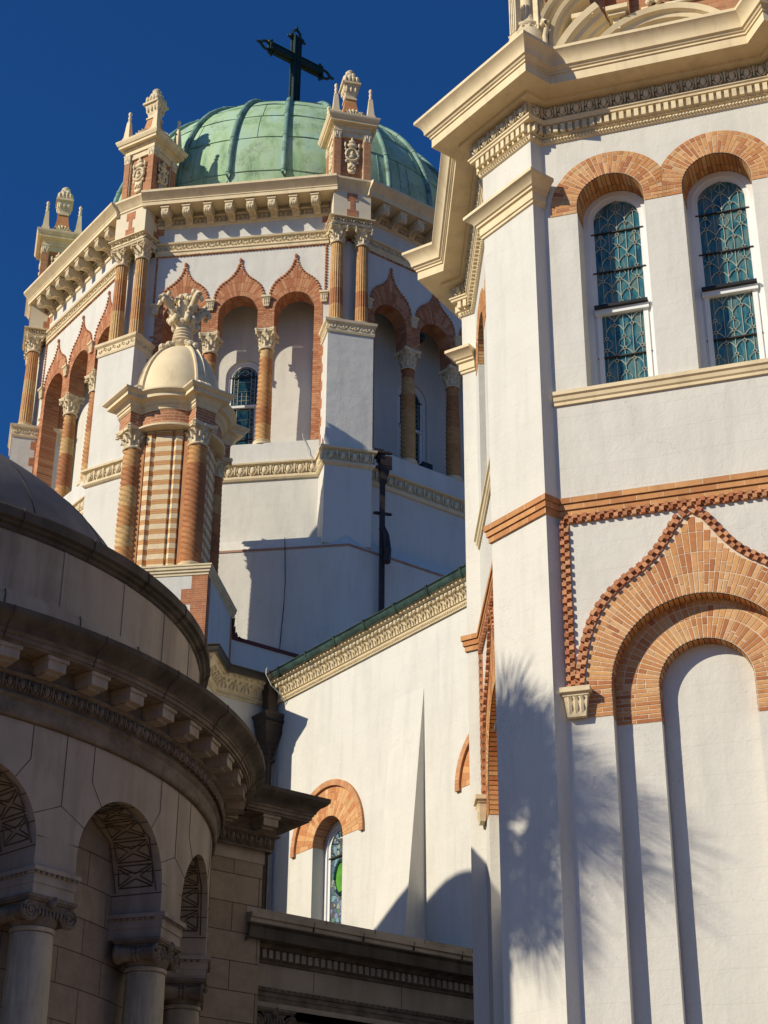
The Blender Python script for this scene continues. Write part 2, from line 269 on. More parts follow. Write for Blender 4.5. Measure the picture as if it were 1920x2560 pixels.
class Frame:
    """vertical face: u to the right seen from outside, n outward, z up"""
    def __init__(s, o, na): s.o = o; s.na = na; s.n = dirv(na); s.t = dirv(na - 90)
    def P(s, u, n, z): return (s.o[0] + n * s.n[0] + u * s.t[0], s.o[1] + n * s.n[1] + u * s.t[1], z)
class Cyl:
    """cylinder face: u = arc length to the right from azimuth a0 at radius r"""
    def __init__(s, c, r, a0): s.c = c; s.r = r; s.a0 = a0
    def P(s, u, n, z):
        a = rad(s.a0) - u / s.r; q = s.r + n
        return (s.c[0] + q * sin(a), s.c[1] + q * cos(a), z)

class MB:
    def __init__(s, smooth=None): s.v = []; s.f = []; s.c = []; s.smooth = smooth; s.uvs = None; s.cyl = None
    def add(s, vs, fs, col=None):
        k = len(s.v); s.v.extend(vs)
        for f in fs: s.f.append(tuple(i + k for i in f)); s.c.append(col)
    def box(s, F, u0, u1, n0, n1, z0, z1, col=None, du=None):
        if du:
            k = max(1, int(abs(u1 - u0) / du + .5))
            for i in range(k): s._box(F, u0 + (u1 - u0) * i / k, u0 + (u1 - u0) * (i + 1) / k, n0, n1, z0, z1, col)
        else: s._box(F, u0, u1, n0, n1, z0, z1, col)
    def _box(s, F, u0, u1, n0, n1, z0, z1, col):
        vs = [F.P(u, n, z) for z in (z0, z1) for n in (n0, n1) for u in (u0, u1)]
        s.add(vs, [(2, 3, 7, 6), (1, 0, 4, 5), (3, 1, 5, 7), (0, 2, 6, 4), (6, 7, 5, 4), (0, 1, 3, 2)], col)
    def taper(s, F, u, n, z0, z1, h0, h1, col=None, d0=None, d1=None):
        d0 = h0 if d0 is None else d0; d1 = h1 if d1 is None else d1
        vs = [F.P(u + a * h, n + b * d, z) for z, h, d in ((z0, h0, d0), (z1, h1, d1)) for a, b in ((-1, -1), (1, -1), (1, 1), (-1, 1))]
        s.add(vs, [(3, 2, 1, 0), (4, 5, 6, 7), (0, 1, 5, 4), (1, 2, 6, 5), (2, 3, 7, 6), (3, 0, 4, 7)], col)
    def prism(s, F, poly, n0, n1, col=None):
        """poly of (u,z), counter-clockwise seen from outside; sides from n0 to n1 (n1 outer)"""
        k = len(poly)
        vs = [F.P(u, n1, z) for u, z in poly] + [F.P(u, n0, z) for u, z in poly]
        fs = [tuple(range(k))] + [(i, i + k, (i + 1) % k + k, (i + 1) % k) for i in range(k)]
        s.add(vs, fs, col)
    def lathe(s, c, prof, seg=32, a0=0, a1=360, col=None):
        """c=(x,y); prof list of (r,z) bottom to top"""
        full = abs(a1 - a0) >= 360; k = seg if full else seg + 1; vs = []
        for r, z in prof:
            for i in range(k):
                a = rad(a0 + (a1 - a0) * i / seg); vs.append((c[0] + r * sin(a), c[1] + r * cos(a), z))
        fs = []
        for j in range(len(prof) - 1):
            for i in range(seg):
                i2 = (i + 1) % k; a = j * k + i; b = j * k + i2
                fs.append((b, a, a + k, b + k))
        s.add(vs, fs, col)
    def ell(s, c, rx, ry, rz, ax=0.0, seg=8, rings=5, col=None):
        vs = []; ca, sa = cos(ax), sin(ax)
        for j in range(rings + 1):
            ph = -pi / 2 + pi * j / rings
            for i in range(seg):
                th = 2 * pi * i / seg; x = rx * cos(ph) * cos(th); y = ry * cos(ph) * sin(th)
                vs.append((c[0] + x * ca - y * sa, c[1] + x * sa + y * ca, c[2] + rz * sin(ph)))
        fs = [(j * seg + i, j * seg + (i + 1) % seg, (j + 1) * seg + (i + 1) % seg, (j + 1) * seg + i) for j in range(rings) for i in range(seg)]
        s.add(vs, fs, col)
    def tube(s, pts, r, seg=6, col=None, rr=None):
        vs = []; up = Vector((0, 0, 1)); n = len(pts)
        for i, p in enumerate(pts):
            p = Vector(p); d = Vector(pts[min(i + 1, n - 1)]) - Vector(pts[max(i - 1, 0)])
            d = d.normalized() if d.length > 1e-9 else Vector((0, 0, 1))
            a = d.cross(up); a = a.normalized() if a.length > 1e-3 else Vector((1, 0, 0)); b = a.cross(d).normalized()
            q = r if rr is None else rr[i]
            for k in range(seg):
                t = 2 * pi * k / seg; vs.append(tuple(p + a * (q * cos(t)) + b * (q * sin(t))))
        fs = [(i * seg + k, i * seg + (k + 1) % seg, (i + 1) * seg + (k + 1) % seg, (i + 1) * seg + k) for i in range(n - 1) for k in range(seg)]
        fs += [tuple(range(seg))[::-1], tuple((n - 1) * seg + k for k in range(seg))]
        s.add(vs, fs, col)
    def sweep(s, path, prof, closed=False, caps=True):
        """path: plan points with the outside on the left of travel; prof: (off,z) bottom to top, off outward"""
        n = len(path); nor = []
        for i in range(n if closed else n - 1):
            a, b = path[i], path[(i + 1) % n]; dx, dy = b[0] - a[0], b[1] - a[1]; L = sqrt(dx * dx + dy * dy) or 1
            nor.append((-dy / L, dx / L))
        mit = []
        for i in range(n):
            if closed: n0, n1 = nor[i - 1], nor[i]
            else: n0 = nor[max(i - 1, 0)]; n1 = nor[min(i, n - 2)]
            k = 1 + n0[0] * n1[0] + n0[1] * n1[1]; k = max(k, 0.15)
            mit.append(((n0[0] + n1[0]) / k, (n0[1] + n1[1]) / k))
        m = len(prof); vs = []
        for i in range(n):
            for off, z in prof: vs.append((path[i][0] + off * mit[i][0], path[i][1] + off * mit[i][1], z))
        fs = []
        for i in range(n if closed else n - 1):
            a = i * m; b = ((i + 1) % n) * m
            for j in range(m - 1): fs.append((a + j, b + j, b + j + 1, a + j + 1))
        if caps and not closed:
            fs.append(tuple(range(m))); fs.append(tuple((n - 1) * m + j for j in range(m))[::-1])
        s.add(vs, fs)
    def build(s, name, mat, parent=None, smooth=None, uv=True):
        me = bpy.data.meshes.new(name); me.from_pydata(s.v, [], s.f)
        if not me.polygons: return None
        me.materials.append(mat)
        sm = s.smooth if smooth is None else smooth
        if sm:
            me.polygons.foreach_set('use_smooth', [True] * len(me.polygons))
            if sm is not True: me.set_sharp_from_angle(angle=rad(sm))
        if any(c is not None for c in s.c):
            at = me.color_attributes.new('Col', 'FLOAT_COLOR', 'CORNER'); d = []
            for p in me.polygons:
                c = s.c[p.index] or (0.5, 0.4, 0.3)
                for _ in range(p.loop_total): d.extend((*c, 1.0))
            at.data.foreach_set('color', d)
        if uv:
            ul = me.uv_layers.new(name='UVMap'); d = [0.0] * (2 * len(me.loops)); vs = me.vertices
            for p in me.polygons:
                nx, ny, nz = p.normal
                for li in p.loop_indices:
                    x, y, z = vs[me.loops[li].vertex_index].co
                    if s.cyl:
                        cx_, cy_, r_ = s.cyl; d[2 * li] = atan2(x - cx_, y - cy_) * r_; d[2 * li + 1] = z
                        if abs(nz) > 0.8: d[2 * li + 1] = sqrt((x - cx_) ** 2 + (y - cy_) ** 2)
                    elif abs(nz) > 0.8: d[2 * li] = x; d[2 * li + 1] = y
                    else:
                        L = sqrt(nx * nx + ny * ny) or 1; d[2 * li] = (-ny * x + nx * y) / L; d[2 * li + 1] = z
            ul.data.foreach_set('uv', d)
        me.update()
        o = bpy.data.objects.new(name, me); COLL.objects.link(o)
        return adopt(o, parent)

def thing(name, label, cat, loc=(0, 0, 0), group=None):
    o = bpy.data.objects.new(name, None); COLL.objects.link(o); o.location = loc
    o['label'] = label; o['category'] = cat
    if group: o['group'] = group
    return o
def tag(o, label, cat, group=None):
    o['label'] = label; o['category'] = cat
    if group: o['group'] = group
    return o
def adopt(o, parent):
    if parent is None: return o
    o.parent = parent
    if parent.type == 'EMPTY' and parent.parent is None: o.matrix_parent_inverse = Matrix.Translation(-Vector(parent.location))
    else: o.matrix_parent_inverse = parent.matrix_basis.inverted()
    return o
def inst(name, me, parent, loc, az=0.0, sc=(1, 1, 1)):
    """one more object on a shared mesh; az is a compass bearing for the mesh's +Y"""
    o = bpy.data.objects.new(name, me); COLL.objects.link(o)
    o.matrix_basis = Matrix.Translation(loc) @ Matrix.Rotation(-rad(az), 4, 'Z') @ Matrix.Diagonal((*sc, 1))
    return adopt(o, parent)
def mesh_of(o):
    me = o.data; bpy.data.objects.remove(o); return me
def spin(objs, centre, ang, parent=None):
    """copies of finished parts turned about a vertical axis by ang degrees (compass)"""
    Rm = Matrix.Translation((*centre, 0)) @ Matrix.Rotation(-rad(ang), 4, 'Z') @ Matrix.Translation((-centre[0], -centre[1], 0)); out = []
    for o in objs:
        c = o.copy(); COLL.objects.link(c); c.matrix_basis = Rm @ o.matrix_basis; out.append(c)
        for ch in o.children:
            d = ch.copy(); COLL.objects.link(d); d.parent = c
    return out

def wall_arches(mb, F, u0, u1, z0, z1, n1, n0, ops, seg=24, du=None, jambs=True, back=False, soffit=True):
    """ops: list of (centre u, radius, spring z, bottom z)"""
    def rect(a, b, c, d):
        if b - a < 1e-6 or d - c < 1e-6: return
        k = max(1, int((b - a) / du + .5)) if du else 1
        for i in range(k):
            p, q = a + (b - a) * i / k, a + (b - a) * (i + 1) / k
            mb.add([F.P(p, n1, c), F.P(q, n1, c), F.P(q, n1, d), F.P(p, n1, d)], [(0, 1, 2, 3)])
    x = u0
    for c, r, zs, zb in sorted(ops):
        rect(x, c - r, z0, z1)
        if zb > z0: rect(c - r, c + r, z0, zb)
        for i in range(seg):
            a0, a1 = pi - pi * i / seg, pi - pi * (i + 1) / seg
            p, q = c + r * cos(a0), c + r * cos(a1); pz, qz = zs + r * sin(a0), zs + r * sin(a1)
            mb.add([F.P(p, n1, pz), F.P(q, n1, qz), F.P(q, n1, z1), F.P(p, n1, z1)], [(0, 1, 2, 3)])
            if jambs: mb.add([F.P(p, n1, pz), F.P(p, n0, pz), F.P(q, n0, qz), F.P(q, n1, qz)], [(0, 1, 2, 3)])
        if jambs:
            for sx, fl in ((c - r, False), (c + r, True)):
                f = (0, 1, 2, 3) if not fl else (3, 2, 1, 0)
                mb.add([F.P(sx, n1, zb), F.P(sx, n0, zb), F.P(sx, n0, zs), F.P(sx, n1, zs)], [f])
            if zb > z0: mb.add([F.P(c - r, n1, zb), F.P(c + r, n1, zb), F.P(c + r, n0, zb), F.P(c - r, n0, zb)], [(0, 1, 2, 3)])
        x = c + r
    rect(x, u1, z0, z1)

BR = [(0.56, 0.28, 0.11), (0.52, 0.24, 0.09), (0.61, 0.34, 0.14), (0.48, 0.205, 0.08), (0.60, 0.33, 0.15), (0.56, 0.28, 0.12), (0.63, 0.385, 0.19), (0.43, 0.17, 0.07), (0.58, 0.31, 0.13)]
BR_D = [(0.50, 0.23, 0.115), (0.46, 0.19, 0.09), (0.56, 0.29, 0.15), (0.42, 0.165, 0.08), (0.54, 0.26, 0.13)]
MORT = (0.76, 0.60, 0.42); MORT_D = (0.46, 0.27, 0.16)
def jit(c, a=0.08): k = 1 + random.uniform(-a, a); return tuple(v * k for v in c)

def interp(tab, x):
    if x <= tab[0][0]: return tab[0][1]
    for (a, p), (b, q) in zip(tab, tab[1:]):
        if x <= b: return p + (q - p) * (x - a) / (b - a)
    return tab[-1][1]
def smooth_tab(tab):
    """monotone-ish smooth resample of a (deg, r) table"""
    out = []
    for i in range(0, 181):
        x = tab[0][0] + (tab[-1][0] - tab[0][0]) * i / 180.0
        out.append((x, sum(interp(tab, min(tab[-1][0], max(tab[0][0], x + d))) for d in (-2, -1, 0, 1, 2)) / 5 if x < 86 else interp(tab, x)))
    return out

def brick_arch(mb, F, c, zs, r, rout, n, zb, thick=0.075, gap=0.009, pal=BR, mort=MORT, rise=0.010, blen=0.21, side=None, rings=None, umax=None, umin=None, depth=0.0):
    """radial voussoir bricks from radius r out to rout(theta deg, 0..180) and straight courses down to zb"""
    # mortar backing
    N = 60; T = [180.0 * i / N for i in range(N + 1)]
    for a, b in zip(T, T[1:]):
        pts = []
        for th, q in ((a, r), (b, r), (b, rout(b)), (a, rout(a))):
            pts.append(F.P(c + q * cos(rad(th)), n + 0.003, zs + q * sin(rad(th))))
        mb.add(pts, [(3, 2, 1, 0)], mort)
    for sg, th in ((-1, 180.0), (1, 0.0)):
        q = rout(th); a, b = sorted((c + sg * r, c + sg * q))
        if zb < zs: mb.add([F.P(a, n + .003, zb), F.P(b, n + .003, zb), F.P(b, n + .003, zs), F.P(a, n + .003, zs)], [(0, 1, 2, 3)], mort)
    # voussoirs
    rm = r + 0.12; K = max(8, int(pi * rm / (thick))); 
    for k in range(K):
        t0 = 180.0 * k / K; t1 = 180.0 * (k + 1) / K; tm = (t0 + t1) / 2; ro = min(rout(tm), rout(t0 + .01), rout(t1 - .01)) if True else 0
        # slight reduction so bricks stay inside the mortar
        x = r; first = blen * (0.5 if k % 2 else 1.0) if rings is None else None; j = 0
        while x < ro - 0.02:
            if rings is not None:
                nxt = [q for q in rings if q > x + 1e-6]; L = (min(nxt) - x) if nxt else 9
                if L > 0.17 and random.random() < 0.6 and j % 2 == 0 and L < 0.5: L = L * random.choice((0.38, 0.5, 0.62))
            else: L = first if j == 0 else blen * random.choice((0.5, 1.0, 1.0))
            e = min(x + L, ro)
            if ro - e < 0.05: e = ro
            g = gap / 2; ga = math.degrees(g / max(x, 0.2)); gb = math.degrees(g / max(e, 0.2))
            pts = [(x + g, t0 + ga), (x + g, t1 - ga), (e - g, t1 - gb), (e - g, t0 + gb)]
            poly = [(c + q * cos(rad(t)), zs + q * sin(rad(t))) for q, t in pts][::-1]
            if umax is not None: poly = [(min(u, umax), z) for u, z in poly]
            if umin is not None: poly = [(max(u, umin), z) for u, z in poly]
            mb.prism(F, poly, n + 0.002, n + rise, jit(random.choice(pal)))
            x = e; j += 1
    # straight courses
    if zb < zs:
        H = zs - zb; kk = max(1, int(H / thick + .5)); h = H / kk
        for sg, th in ((-1, 180.0), (1, 0.0)):
            q = rout(th)
            for i in range(kk):
                x = r; j = 0
                while x < q - 0.02:
                    L = blen * (0.5 if (i % 2 and j == 0) else 1.0); e = min(x + L, q)
                    if q - e < 0.05: e = q
                    a, b = sorted((c + sg * (x + gap / 2), c + sg * (e - gap / 2)))
                    if umax is not None: a, b = min(a, umax), min(b, umax)
                    if umin is not None: a, b = max(a, umin), max(b, umin)
                    if b - a > 0.01:
                        z = zb + i * h; mb.prism(F, [(a, z + gap / 2), (b, z + gap / 2), (b, z + h - gap / 2), (a, z + h - gap / 2)], n + 0.002, n + rise, jit(random.choice(pal)))
                    x = e; j += 1

def brick_soffit(mb, F, c, r, zs, zb, n1, n0, thick=0.075, gap=0.008, pal=BR, mort=MORT):
    """bricks lining the reveal of an arch"""
    K = max(8, int(pi * r / thick)); cols = max(1, int((n1 - n0) / 0.21 + .5)); dn = (n1 - n0) / cols
    for k in range(K):
        t0, t1 = pi * k / K, pi * (k + 1) / K; g = gap / 2 / r
        for j in range(cols):
            na, nb = n0 + j * dn + gap / 2, n0 + (j + 1) * dn - gap / 2; q = r - 0.006
            vs = [F.P(c + q * cos(t), nn, zs + q * sin(t)) for t, nn in ((t0 + g, na), (t1 - g, na), (t1 - g, nb), (t0 + g, nb))]
            mb.add(vs, [(0, 1, 2, 3)], jit(random.choice(pal)))
    if zb < zs:
        kk = max(1, int((zs - zb) / thick + .5)); h = (zs - zb) / kk
        for sg in (-1, 1):
            for i in range(kk):
                off = (i % 2) * 0.5
                for j in range(cols):
                    na, nb = n0 + j * dn + gap / 2, n0 + (j + 1) * dn - gap / 2; q = c + sg * (r - 0.006); z = zb + i * h
                    vs = [F.P(q, nn, zz) for nn, zz in ((na, z + gap / 2), (nb, z + gap / 2), (nb, z + h - gap / 2), (na, z + h - gap / 2))]
                    mb.add(vs, [(0, 1, 2, 3) if sg < 0 else (3, 2, 1, 0)], jit(random.choice(pal)))

def cube_chain(mb, F, pts, n, size=0.055, rows=2, proj=0.05, pal=BR_D):
    """two staggered rows of projecting brick ends along a polyline of (u,z); rows laid to the left of travel"""
    L = 0; segs = []
    for a, b in zip(pts, pts[1:]):
        d = sqrt((b[0] - a[0]) ** 2 + (b[1] - a[1]) ** 2); segs.append((L, L + d, a, b)); L += d
    def at(s):
        for s0, s1, a, b in segs:
            if s <= s1 or (s0, s1, a, b) == segs[-1]:
                t = (s - s0) / (s1 - s0 or 1); d = s1 - s0 or 1
                return (a[0] + (b[0] - a[0]) * t, a[1] + (b[1] - a[1]) * t, (b[0] - a[0]) / d, (b[1] - a[1]) / d)
    k = max(1, int(L / size)); st = L / k
    for i in range(k):
        for rr_ in range(rows):
            u, z, dx, dz = at((i + .5) * st); nx, nz = -dz, dx
            cu, cz = u + nx * size * (rr_ + .5), z + nz * size * (rr_ + .5)
            up = (i + rr_) % 2 == 0; pr = proj if up else proj * 0.35; h = size * 0.5 * (0.97)
            poly = [(cu + dx * a * h + nx * b * h, cz + dz * a * h + nz * b * h) for a, b in ((-1, -1), (1, -1), (1, 1), (-1, 1))]
            # keep counter-clockwise
            ar = sum(poly[q][0] * poly[(q + 1) % 4][1] - poly[(q + 1) % 4][0] * poly[q][1] for q in range(4))
            if ar < 0: poly = poly[::-1]
            mb.prism(F, poly, n + 0.001, n + pr, jit(random.choice(pal), 0.2))

def egg_row(mb, F, u0, u1, n, zc, h, pitch, proj=0.05, fl=True, du=None):
    """egg and dart"""
    k = max(1, int(abs(u1 - u0) / pitch + .5)); p = (u1 - u0) / k
    for i in range(k):
        u = u0 + (i + .5) * p; P0 = F.P(u, n, zc); P1 = F.P(u + 0.01, n, zc); ax = atan2(P1[1] - P0[1], P1[0] - P0[0])
        mb.ell(P0, abs(p) * 0.25, proj, h * 0.46, ax, 8, 6)
        # shell round the egg
        for sg in (-1, 1):
            pts = [F.P(u + sg * abs(p) * 0.33 * cos(t), n + proj * 0.45, zc + h * 0.55 * sin(t)) for t in (0.9, 0.45, 0, -0.45, -0.9, -1.35)]
            mb.tube(pts, min(h, abs(p)) * 0.07, 4)
        mb.taper(F, u + p * 0.5, n + proj * 0.25, zc - h * 0.45, zc + h * 0.45, abs(p) * 0.035, abs(p) * 0.10, None, proj * 0.3, proj * 0.5)

def leaf_row(mb, F, u0, u1, n, zc, h, pitch, proj=0.04):
    """foliate band: small tilted blobs and curls"""
    k = max(1, int(abs(u1 - u0) / pitch + .5)); p = (u1 - u0) / k
    for i in range(k):
        u = u0 + (i + .5) * p; sg = 1 if i % 2 else -1
        P0 = F.P(u, n, zc); P1 = F.P(u + .01, n, zc); ax = atan2(P1[1] - P0[1], P1[0] - P0[0])
        mb.ell(F.P(u - p * .22, n, zc + sg * h * .15), abs(p) * .2, proj, h * .30, ax, 6, 4)
        mb.ell(F.P(u + p * .2, n, zc - sg * h * .12), abs(p) * .14, proj * 1.2, h * .2, ax, 6, 4)
        pts = [F.P(u + p * .45 * cos(t), n + proj * .4, zc + h * .42 * sin(t) * sg) for t in (0, .7, 1.4, 2.1, 2.8)]
        mb.tube(pts, h * .07, 4)

def dentils(mb, F, u0, u1, n0, n1, z0, z1, pitch, fill=0.62, du=None):
    k = max(1, int(abs(u1 - u0) / pitch + .5)); p = (u1 - u0) / k
    for i in range(k): mb.box(F, u0 + (i + .5 - fill / 2) * p, u0 + (i + .5 + fill / 2) * p, n0, n1, z0, z1)

# ---- reusable column parts (built at origin, height 1 m shafts etc.)
def shaft_mesh(name, r0, r1, H, kind, mat):
    mb = MB(smooth=40 if kind == 'plain' else True); seg = 40 if kind != 'plain' else 32
    if kind == 'flute': zs = [0, H]; seg = 80
    elif kind == 'spiral': zs = [H * i / int(H / 0.02) for i in range(int(H / 0.02) + 1)]; seg = 56
    else: zs = [H * i / 10 for i in range(11)]
    vs = []
    for z in zs:
        t = z / H; R = r0 + (r1 - r0) * t + 0.012 * sin(pi * t)
        for i in range(seg):
            a = 2 * pi * i / seg
            if kind == 'flute': q = R * (1 - 0.085 * abs(sin(a * 10)) ** 0.7)
            elif kind == 'spiral': q = R * (0.86 + 0.19 * abs(cos((5 * a + z * 2 * pi / 0.145) / 2)) ** 0.9)
            else: q = R
            vs.append((q * cos(a), q * sin(a), z))
    n = len(zs); fs = [(j * seg + i, j * seg + (i + 1) % seg, (j + 1) * seg + (i + 1) % seg, (j + 1) * seg + i) for j in range(n - 1) for i in range(seg)]
    mb.add(vs, fs); o = mb.build(name, mat, uv=False, smooth=(30 if kind == 'flute' else True))
    return o
def capital_mesh(name, r, H, W, mat):
    """corinthian: bell, two rows of curling leaves, corner volutes, concave abacus of half width W"""
    mb = MB()
    mb.lathe((0, 0), [(r * 1.0, 0), (r * 1.14, 0.0), (r * 1.2, H * .05), (r * 1.12, H * .1), (r * 0.96, H * .12), (r * 1.0, H * .45), (r * 1.25, H * .8), (r * 1.35, H * .86)], 20)
    def leaf(a, z0, h, rb, out, wd):
        rows = []
        for j in range(6):
            t = j / 5; rr_ = rb + out * (t ** 2.2); z = z0 + h * (t if t < .85 else .85 - (t - .85) * .9); ww = wd * (1 - .25 * t) if t < .8 else wd * .55
            for k, s_ in enumerate((-1, -.5, 0, .5, 1)):
                q = rr_ + (0.02 if k == 2 else (-.006 if k in (1, 3) else -.02)) * 1.0 * (r / .19)
                an = a + s_ * ww / max(rb, .01); rows.append((q * cos(an), q * sin(an), z))
        fs = [(j * 5 + k, j * 5 + k + 1, (j + 1) * 5 + k + 1, (j + 1) * 5 + k) for j in range(5) for k in range(4)]
        mb.add(rows, fs)
    for k in range(8): leaf(2 * pi * k / 8, H * .12, H * .40, r * 1.05, r * .42, r * .36)
    for k in range(8): leaf(2 * pi * (k + .5) / 8, H * .3, H * .46, r * 1.1, r * .55, r * .34)
    for k in range(4):
        a = pi / 4 + k * pi / 2
        for dz, q in ((0, 1.0),):
            pts = [(rr_ * cos(a), rr_ * sin(a), z) for rr_, z in ((r * 1.1, H * .45), (r * 1.3, H * .66), (W * 1.12, H * .83), (W * 1.26, H * .80), (W * 1.27, H * .70), (W * 1.17, H * .69), (W * 1.16, H * .75))]
            mb.tube(pts, r * .15, 6)
        a = k * pi / 2; mb.ell((W * .86 * cos(a), W * .86 * sin(a), H * .9), r * .16, r * .16, H * .1, 0, 6, 4)
    # abacus with concave sides
    ring = []
    for k in range(4):
        a = pi / 4 + k * pi / 2
        c0 = (W * 1.36 * cos(a - .09), W * 1.36 * sin(a - .09)); c1 = (W * 1.36 * cos(a + .09), W * 1.36 * sin(a + .09)); ring += [c0, c1]
        a2 = a + pi / 4
        for f in (.55, 0, -.55):
            d_, e_ = W * (.84 + .32 * f * f), f * W * 1.2
            ring.append((d_ * cos(a2) - e_ * sin(a2), d_ * sin(a2) + e_ * cos(a2)))
    # order ring by angle
    ring.sort(key=lambda p: atan2(p[1], p[0])); k = len(ring)
    vs = [(x * s_, y * s_, z) for s_, z in ((.93, H * .86), (.97, H * .93), (1, H * .94), (1, H)) for x, y in ring]
    fs = [tuple(range(k))[::-1]] + [(j * k + i, j * k + (i + 1) % k, (j + 1) * k + (i + 1) % k, (j + 1) * k + i) for j in range(3) for i in range(k)] + [tuple(3 * k + i for i in range(k))]
    mb.add(vs, fs)
    return mb.build(name, mat, uv=False, smooth=35)
def base_mesh(name, r, H, mat):
    mb = MB(); 
    mb.lathe((0, 0), [(0, 0), (r * 1.45, 0), (r * 1.5, H * .15), (r * 1.45, H * .35), (r * 1.25, H * .42), (r * 1.18, H * .55), (r * 1.28, H * .7), (r * 1.3, H * .82), (r * 1.2, H * .92), (r * 1.02, H)], 24)
    return mb.build(name, mat, uv=False, smooth=40)

def rings_of(prof): return prof

# ================================================================= GROUND
g = MB(); g.add([(-400, -300, 0), (400, -300, 0), (400, 500, 0), (-400, 500, 0)], [(0, 1, 2, 3)])
go = g.build('ground', M['paving']); go['kind'] = 'structure'

# ================================================================= DOMED DRUM
O = (-3.1134, 48.901)
D1A = -171.5
FD = Frame(O, D1A)
drum = thing('domed_church_drum', 'octagonal white church drum with brick ogee arcades under a green copper dome and cross', 'church', (O[0], O[1], 0))
AP = 7.72; CORE = 6.6
H8 = math.tan(pi / 8)
def octo(ap, a0=D1A): return [(O[0] + ap / cos(pi / 8) * sin(rad(a0 + 22.5 + 45 * k)), O[1] + ap / cos(pi / 8) * cos(rad(a0 + 22.5 + 45 * k))) for k in range(8)]
def ring_wall(mb, ap, z0, z1):
    p = octo(ap); mb.add([(x, y, z0) for x, y in p] + [(x, y, z1) for x, y in p], [(i, (i + 1) % 8, 8 + (i + 1) % 8, 8 + i) for i in range(8)])
def ring_flat(mb, ap0, ap1, z, z2=None):
    p, q = octo(ap0), octo(ap1); z2 = z if z2 is None else z2
    mb.add([(x, y, z) for x, y in p] + [(x, y, z2) for x, y in q], [(i, (i + 1) % 8, 8 + (i + 1) % 8, 8 + i) for i in range(8)])
# lower base with weathered shoulder, mid wall, core wall, floors and ceiling of the gallery
mb = MB(); ring_wall(mb, 8.40, 0, 21.62); ring_flat(mb, 8.40, 8.2, 21.62, 21.98); ring_flat(mb, 8.2, 7.72, 21.98, 21.99)
mb.build('lower_wall', M['stucco'], drum)
mb = MB(); ring_wall(mb, 8.42, 21.56, 21.62); ring_flat(mb, 8.42, 8.39, 21.62); mb.build('drip_band', M['redtrim'], drum)
mb = MB(); ring_wall(mb, AP, 21.98, 24.10); ring_wall(mb, AP + 0.02, 24.5, 25.22); ring_flat(mb, AP + .02, CORE - .1, 25.22); mb.build('parapet_wall', M['stucco'], drum)
# core wall: D1, D2, D3 faces carry windows
mb = MB()
for k in range(8):
    Fk = Frame(O, D1A + 45 * k)
    if k in (0, 1, 7): wall_arches(mb, Fk, -CORE * H8, CORE * H8, 25.2, 33.9, CORE, CORE - .22, [(0.0, .55, 28.18, 25.2)], 20)
    else: mb.add([Fk.P(-CORE * H8, CORE, 25.2), Fk.P(CORE * H8, CORE, 25.2), Fk.P(CORE * H8, CORE, 33.9), Fk.P(-CORE * H8, CORE, 33.9)], [(0, 1, 2, 3)])
ring_flat(mb, CORE, AP - .4, 30.75)          # gallery ceiling
ring_flat(mb, 5.0, AP + .3, 33.62)           # flat roof behind the cornice
mb.build('inner_wall', M['stucco'], drum)

OG = smooth_tab([(0, .86), (30, .87), (38, .90), (49, 1.01), (58.6, 1.10), (67.5, 1.155), (74.4, 1.20), (81, 1.29), (85.5, 1.41), (88, 1.54), (90, 1.74)])
SP = 1.655; RI = .58; ZS = 29.64
def og_r(t, half=SP / 2):
    t = t if t <= 90 else 180 - t
    return min(interp(OG, t), (half - .0) / max(cos(rad(t)), 1e-3))
face_parts = []
# arcade front wall (plaster spandrels) and the openings
mb = MB(); HW = AP * H8
wall_arches(mb, FD, -HW, HW, ZS - .6, 31.86, AP, AP - .5, [(c, RI, ZS, ZS - .6) for c in (-SP, 0, SP)], 24, jambs=False)
mb.add([FD.P(-HW, AP, 32.2), FD.P(HW, AP, 32.2), FD.P(HW, AP, 33.7), FD.P(-HW, AP, 33.7)], [(0, 1, 2, 3)])
for a, b in ((-HW, -SP - RI), (SP + RI, HW)):
    mb.box(FD, a, b, AP - .5, AP, 25.2, ZS - .6)
mb.add([FD.P(-HW, AP - .5, ZS + .75), FD.P(HW, AP - .5, ZS + .75), FD.P(HW, AP - .5, 31.8), FD.P(-HW, AP - .5, 31.8)], [(0, 1, 2, 3)])
face_parts.append(mb.build('arcade_wall', M['stucco'], drum))
# brick: voussoirs, soffits, ogee cube chains, side piers, little quoins
mb = MB()
for c in (-SP, 0, SP):
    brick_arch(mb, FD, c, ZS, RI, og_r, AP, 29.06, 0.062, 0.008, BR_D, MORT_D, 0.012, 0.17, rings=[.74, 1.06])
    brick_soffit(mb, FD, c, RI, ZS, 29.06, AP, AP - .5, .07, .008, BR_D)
    # jambs and inner edge
    pts = []
    for sgn in (-1, 1):
        L = []
        for i in range(0, 61):
            t = 31.5 + (90 - 31.5) * i / 60; q = interp(OG, t); L.append((c + sgn * q * cos(rad(t)), ZS + q * sin(rad(t))))
        cube_chain(mb, FD, L if sgn < 0 else L[::-1], AP, .05, 1, .045)
    mb.ell(FD.P(c, AP + .03, 31.47), .05, .05, .09, 0, 6, 4, (.42, .17, .09))
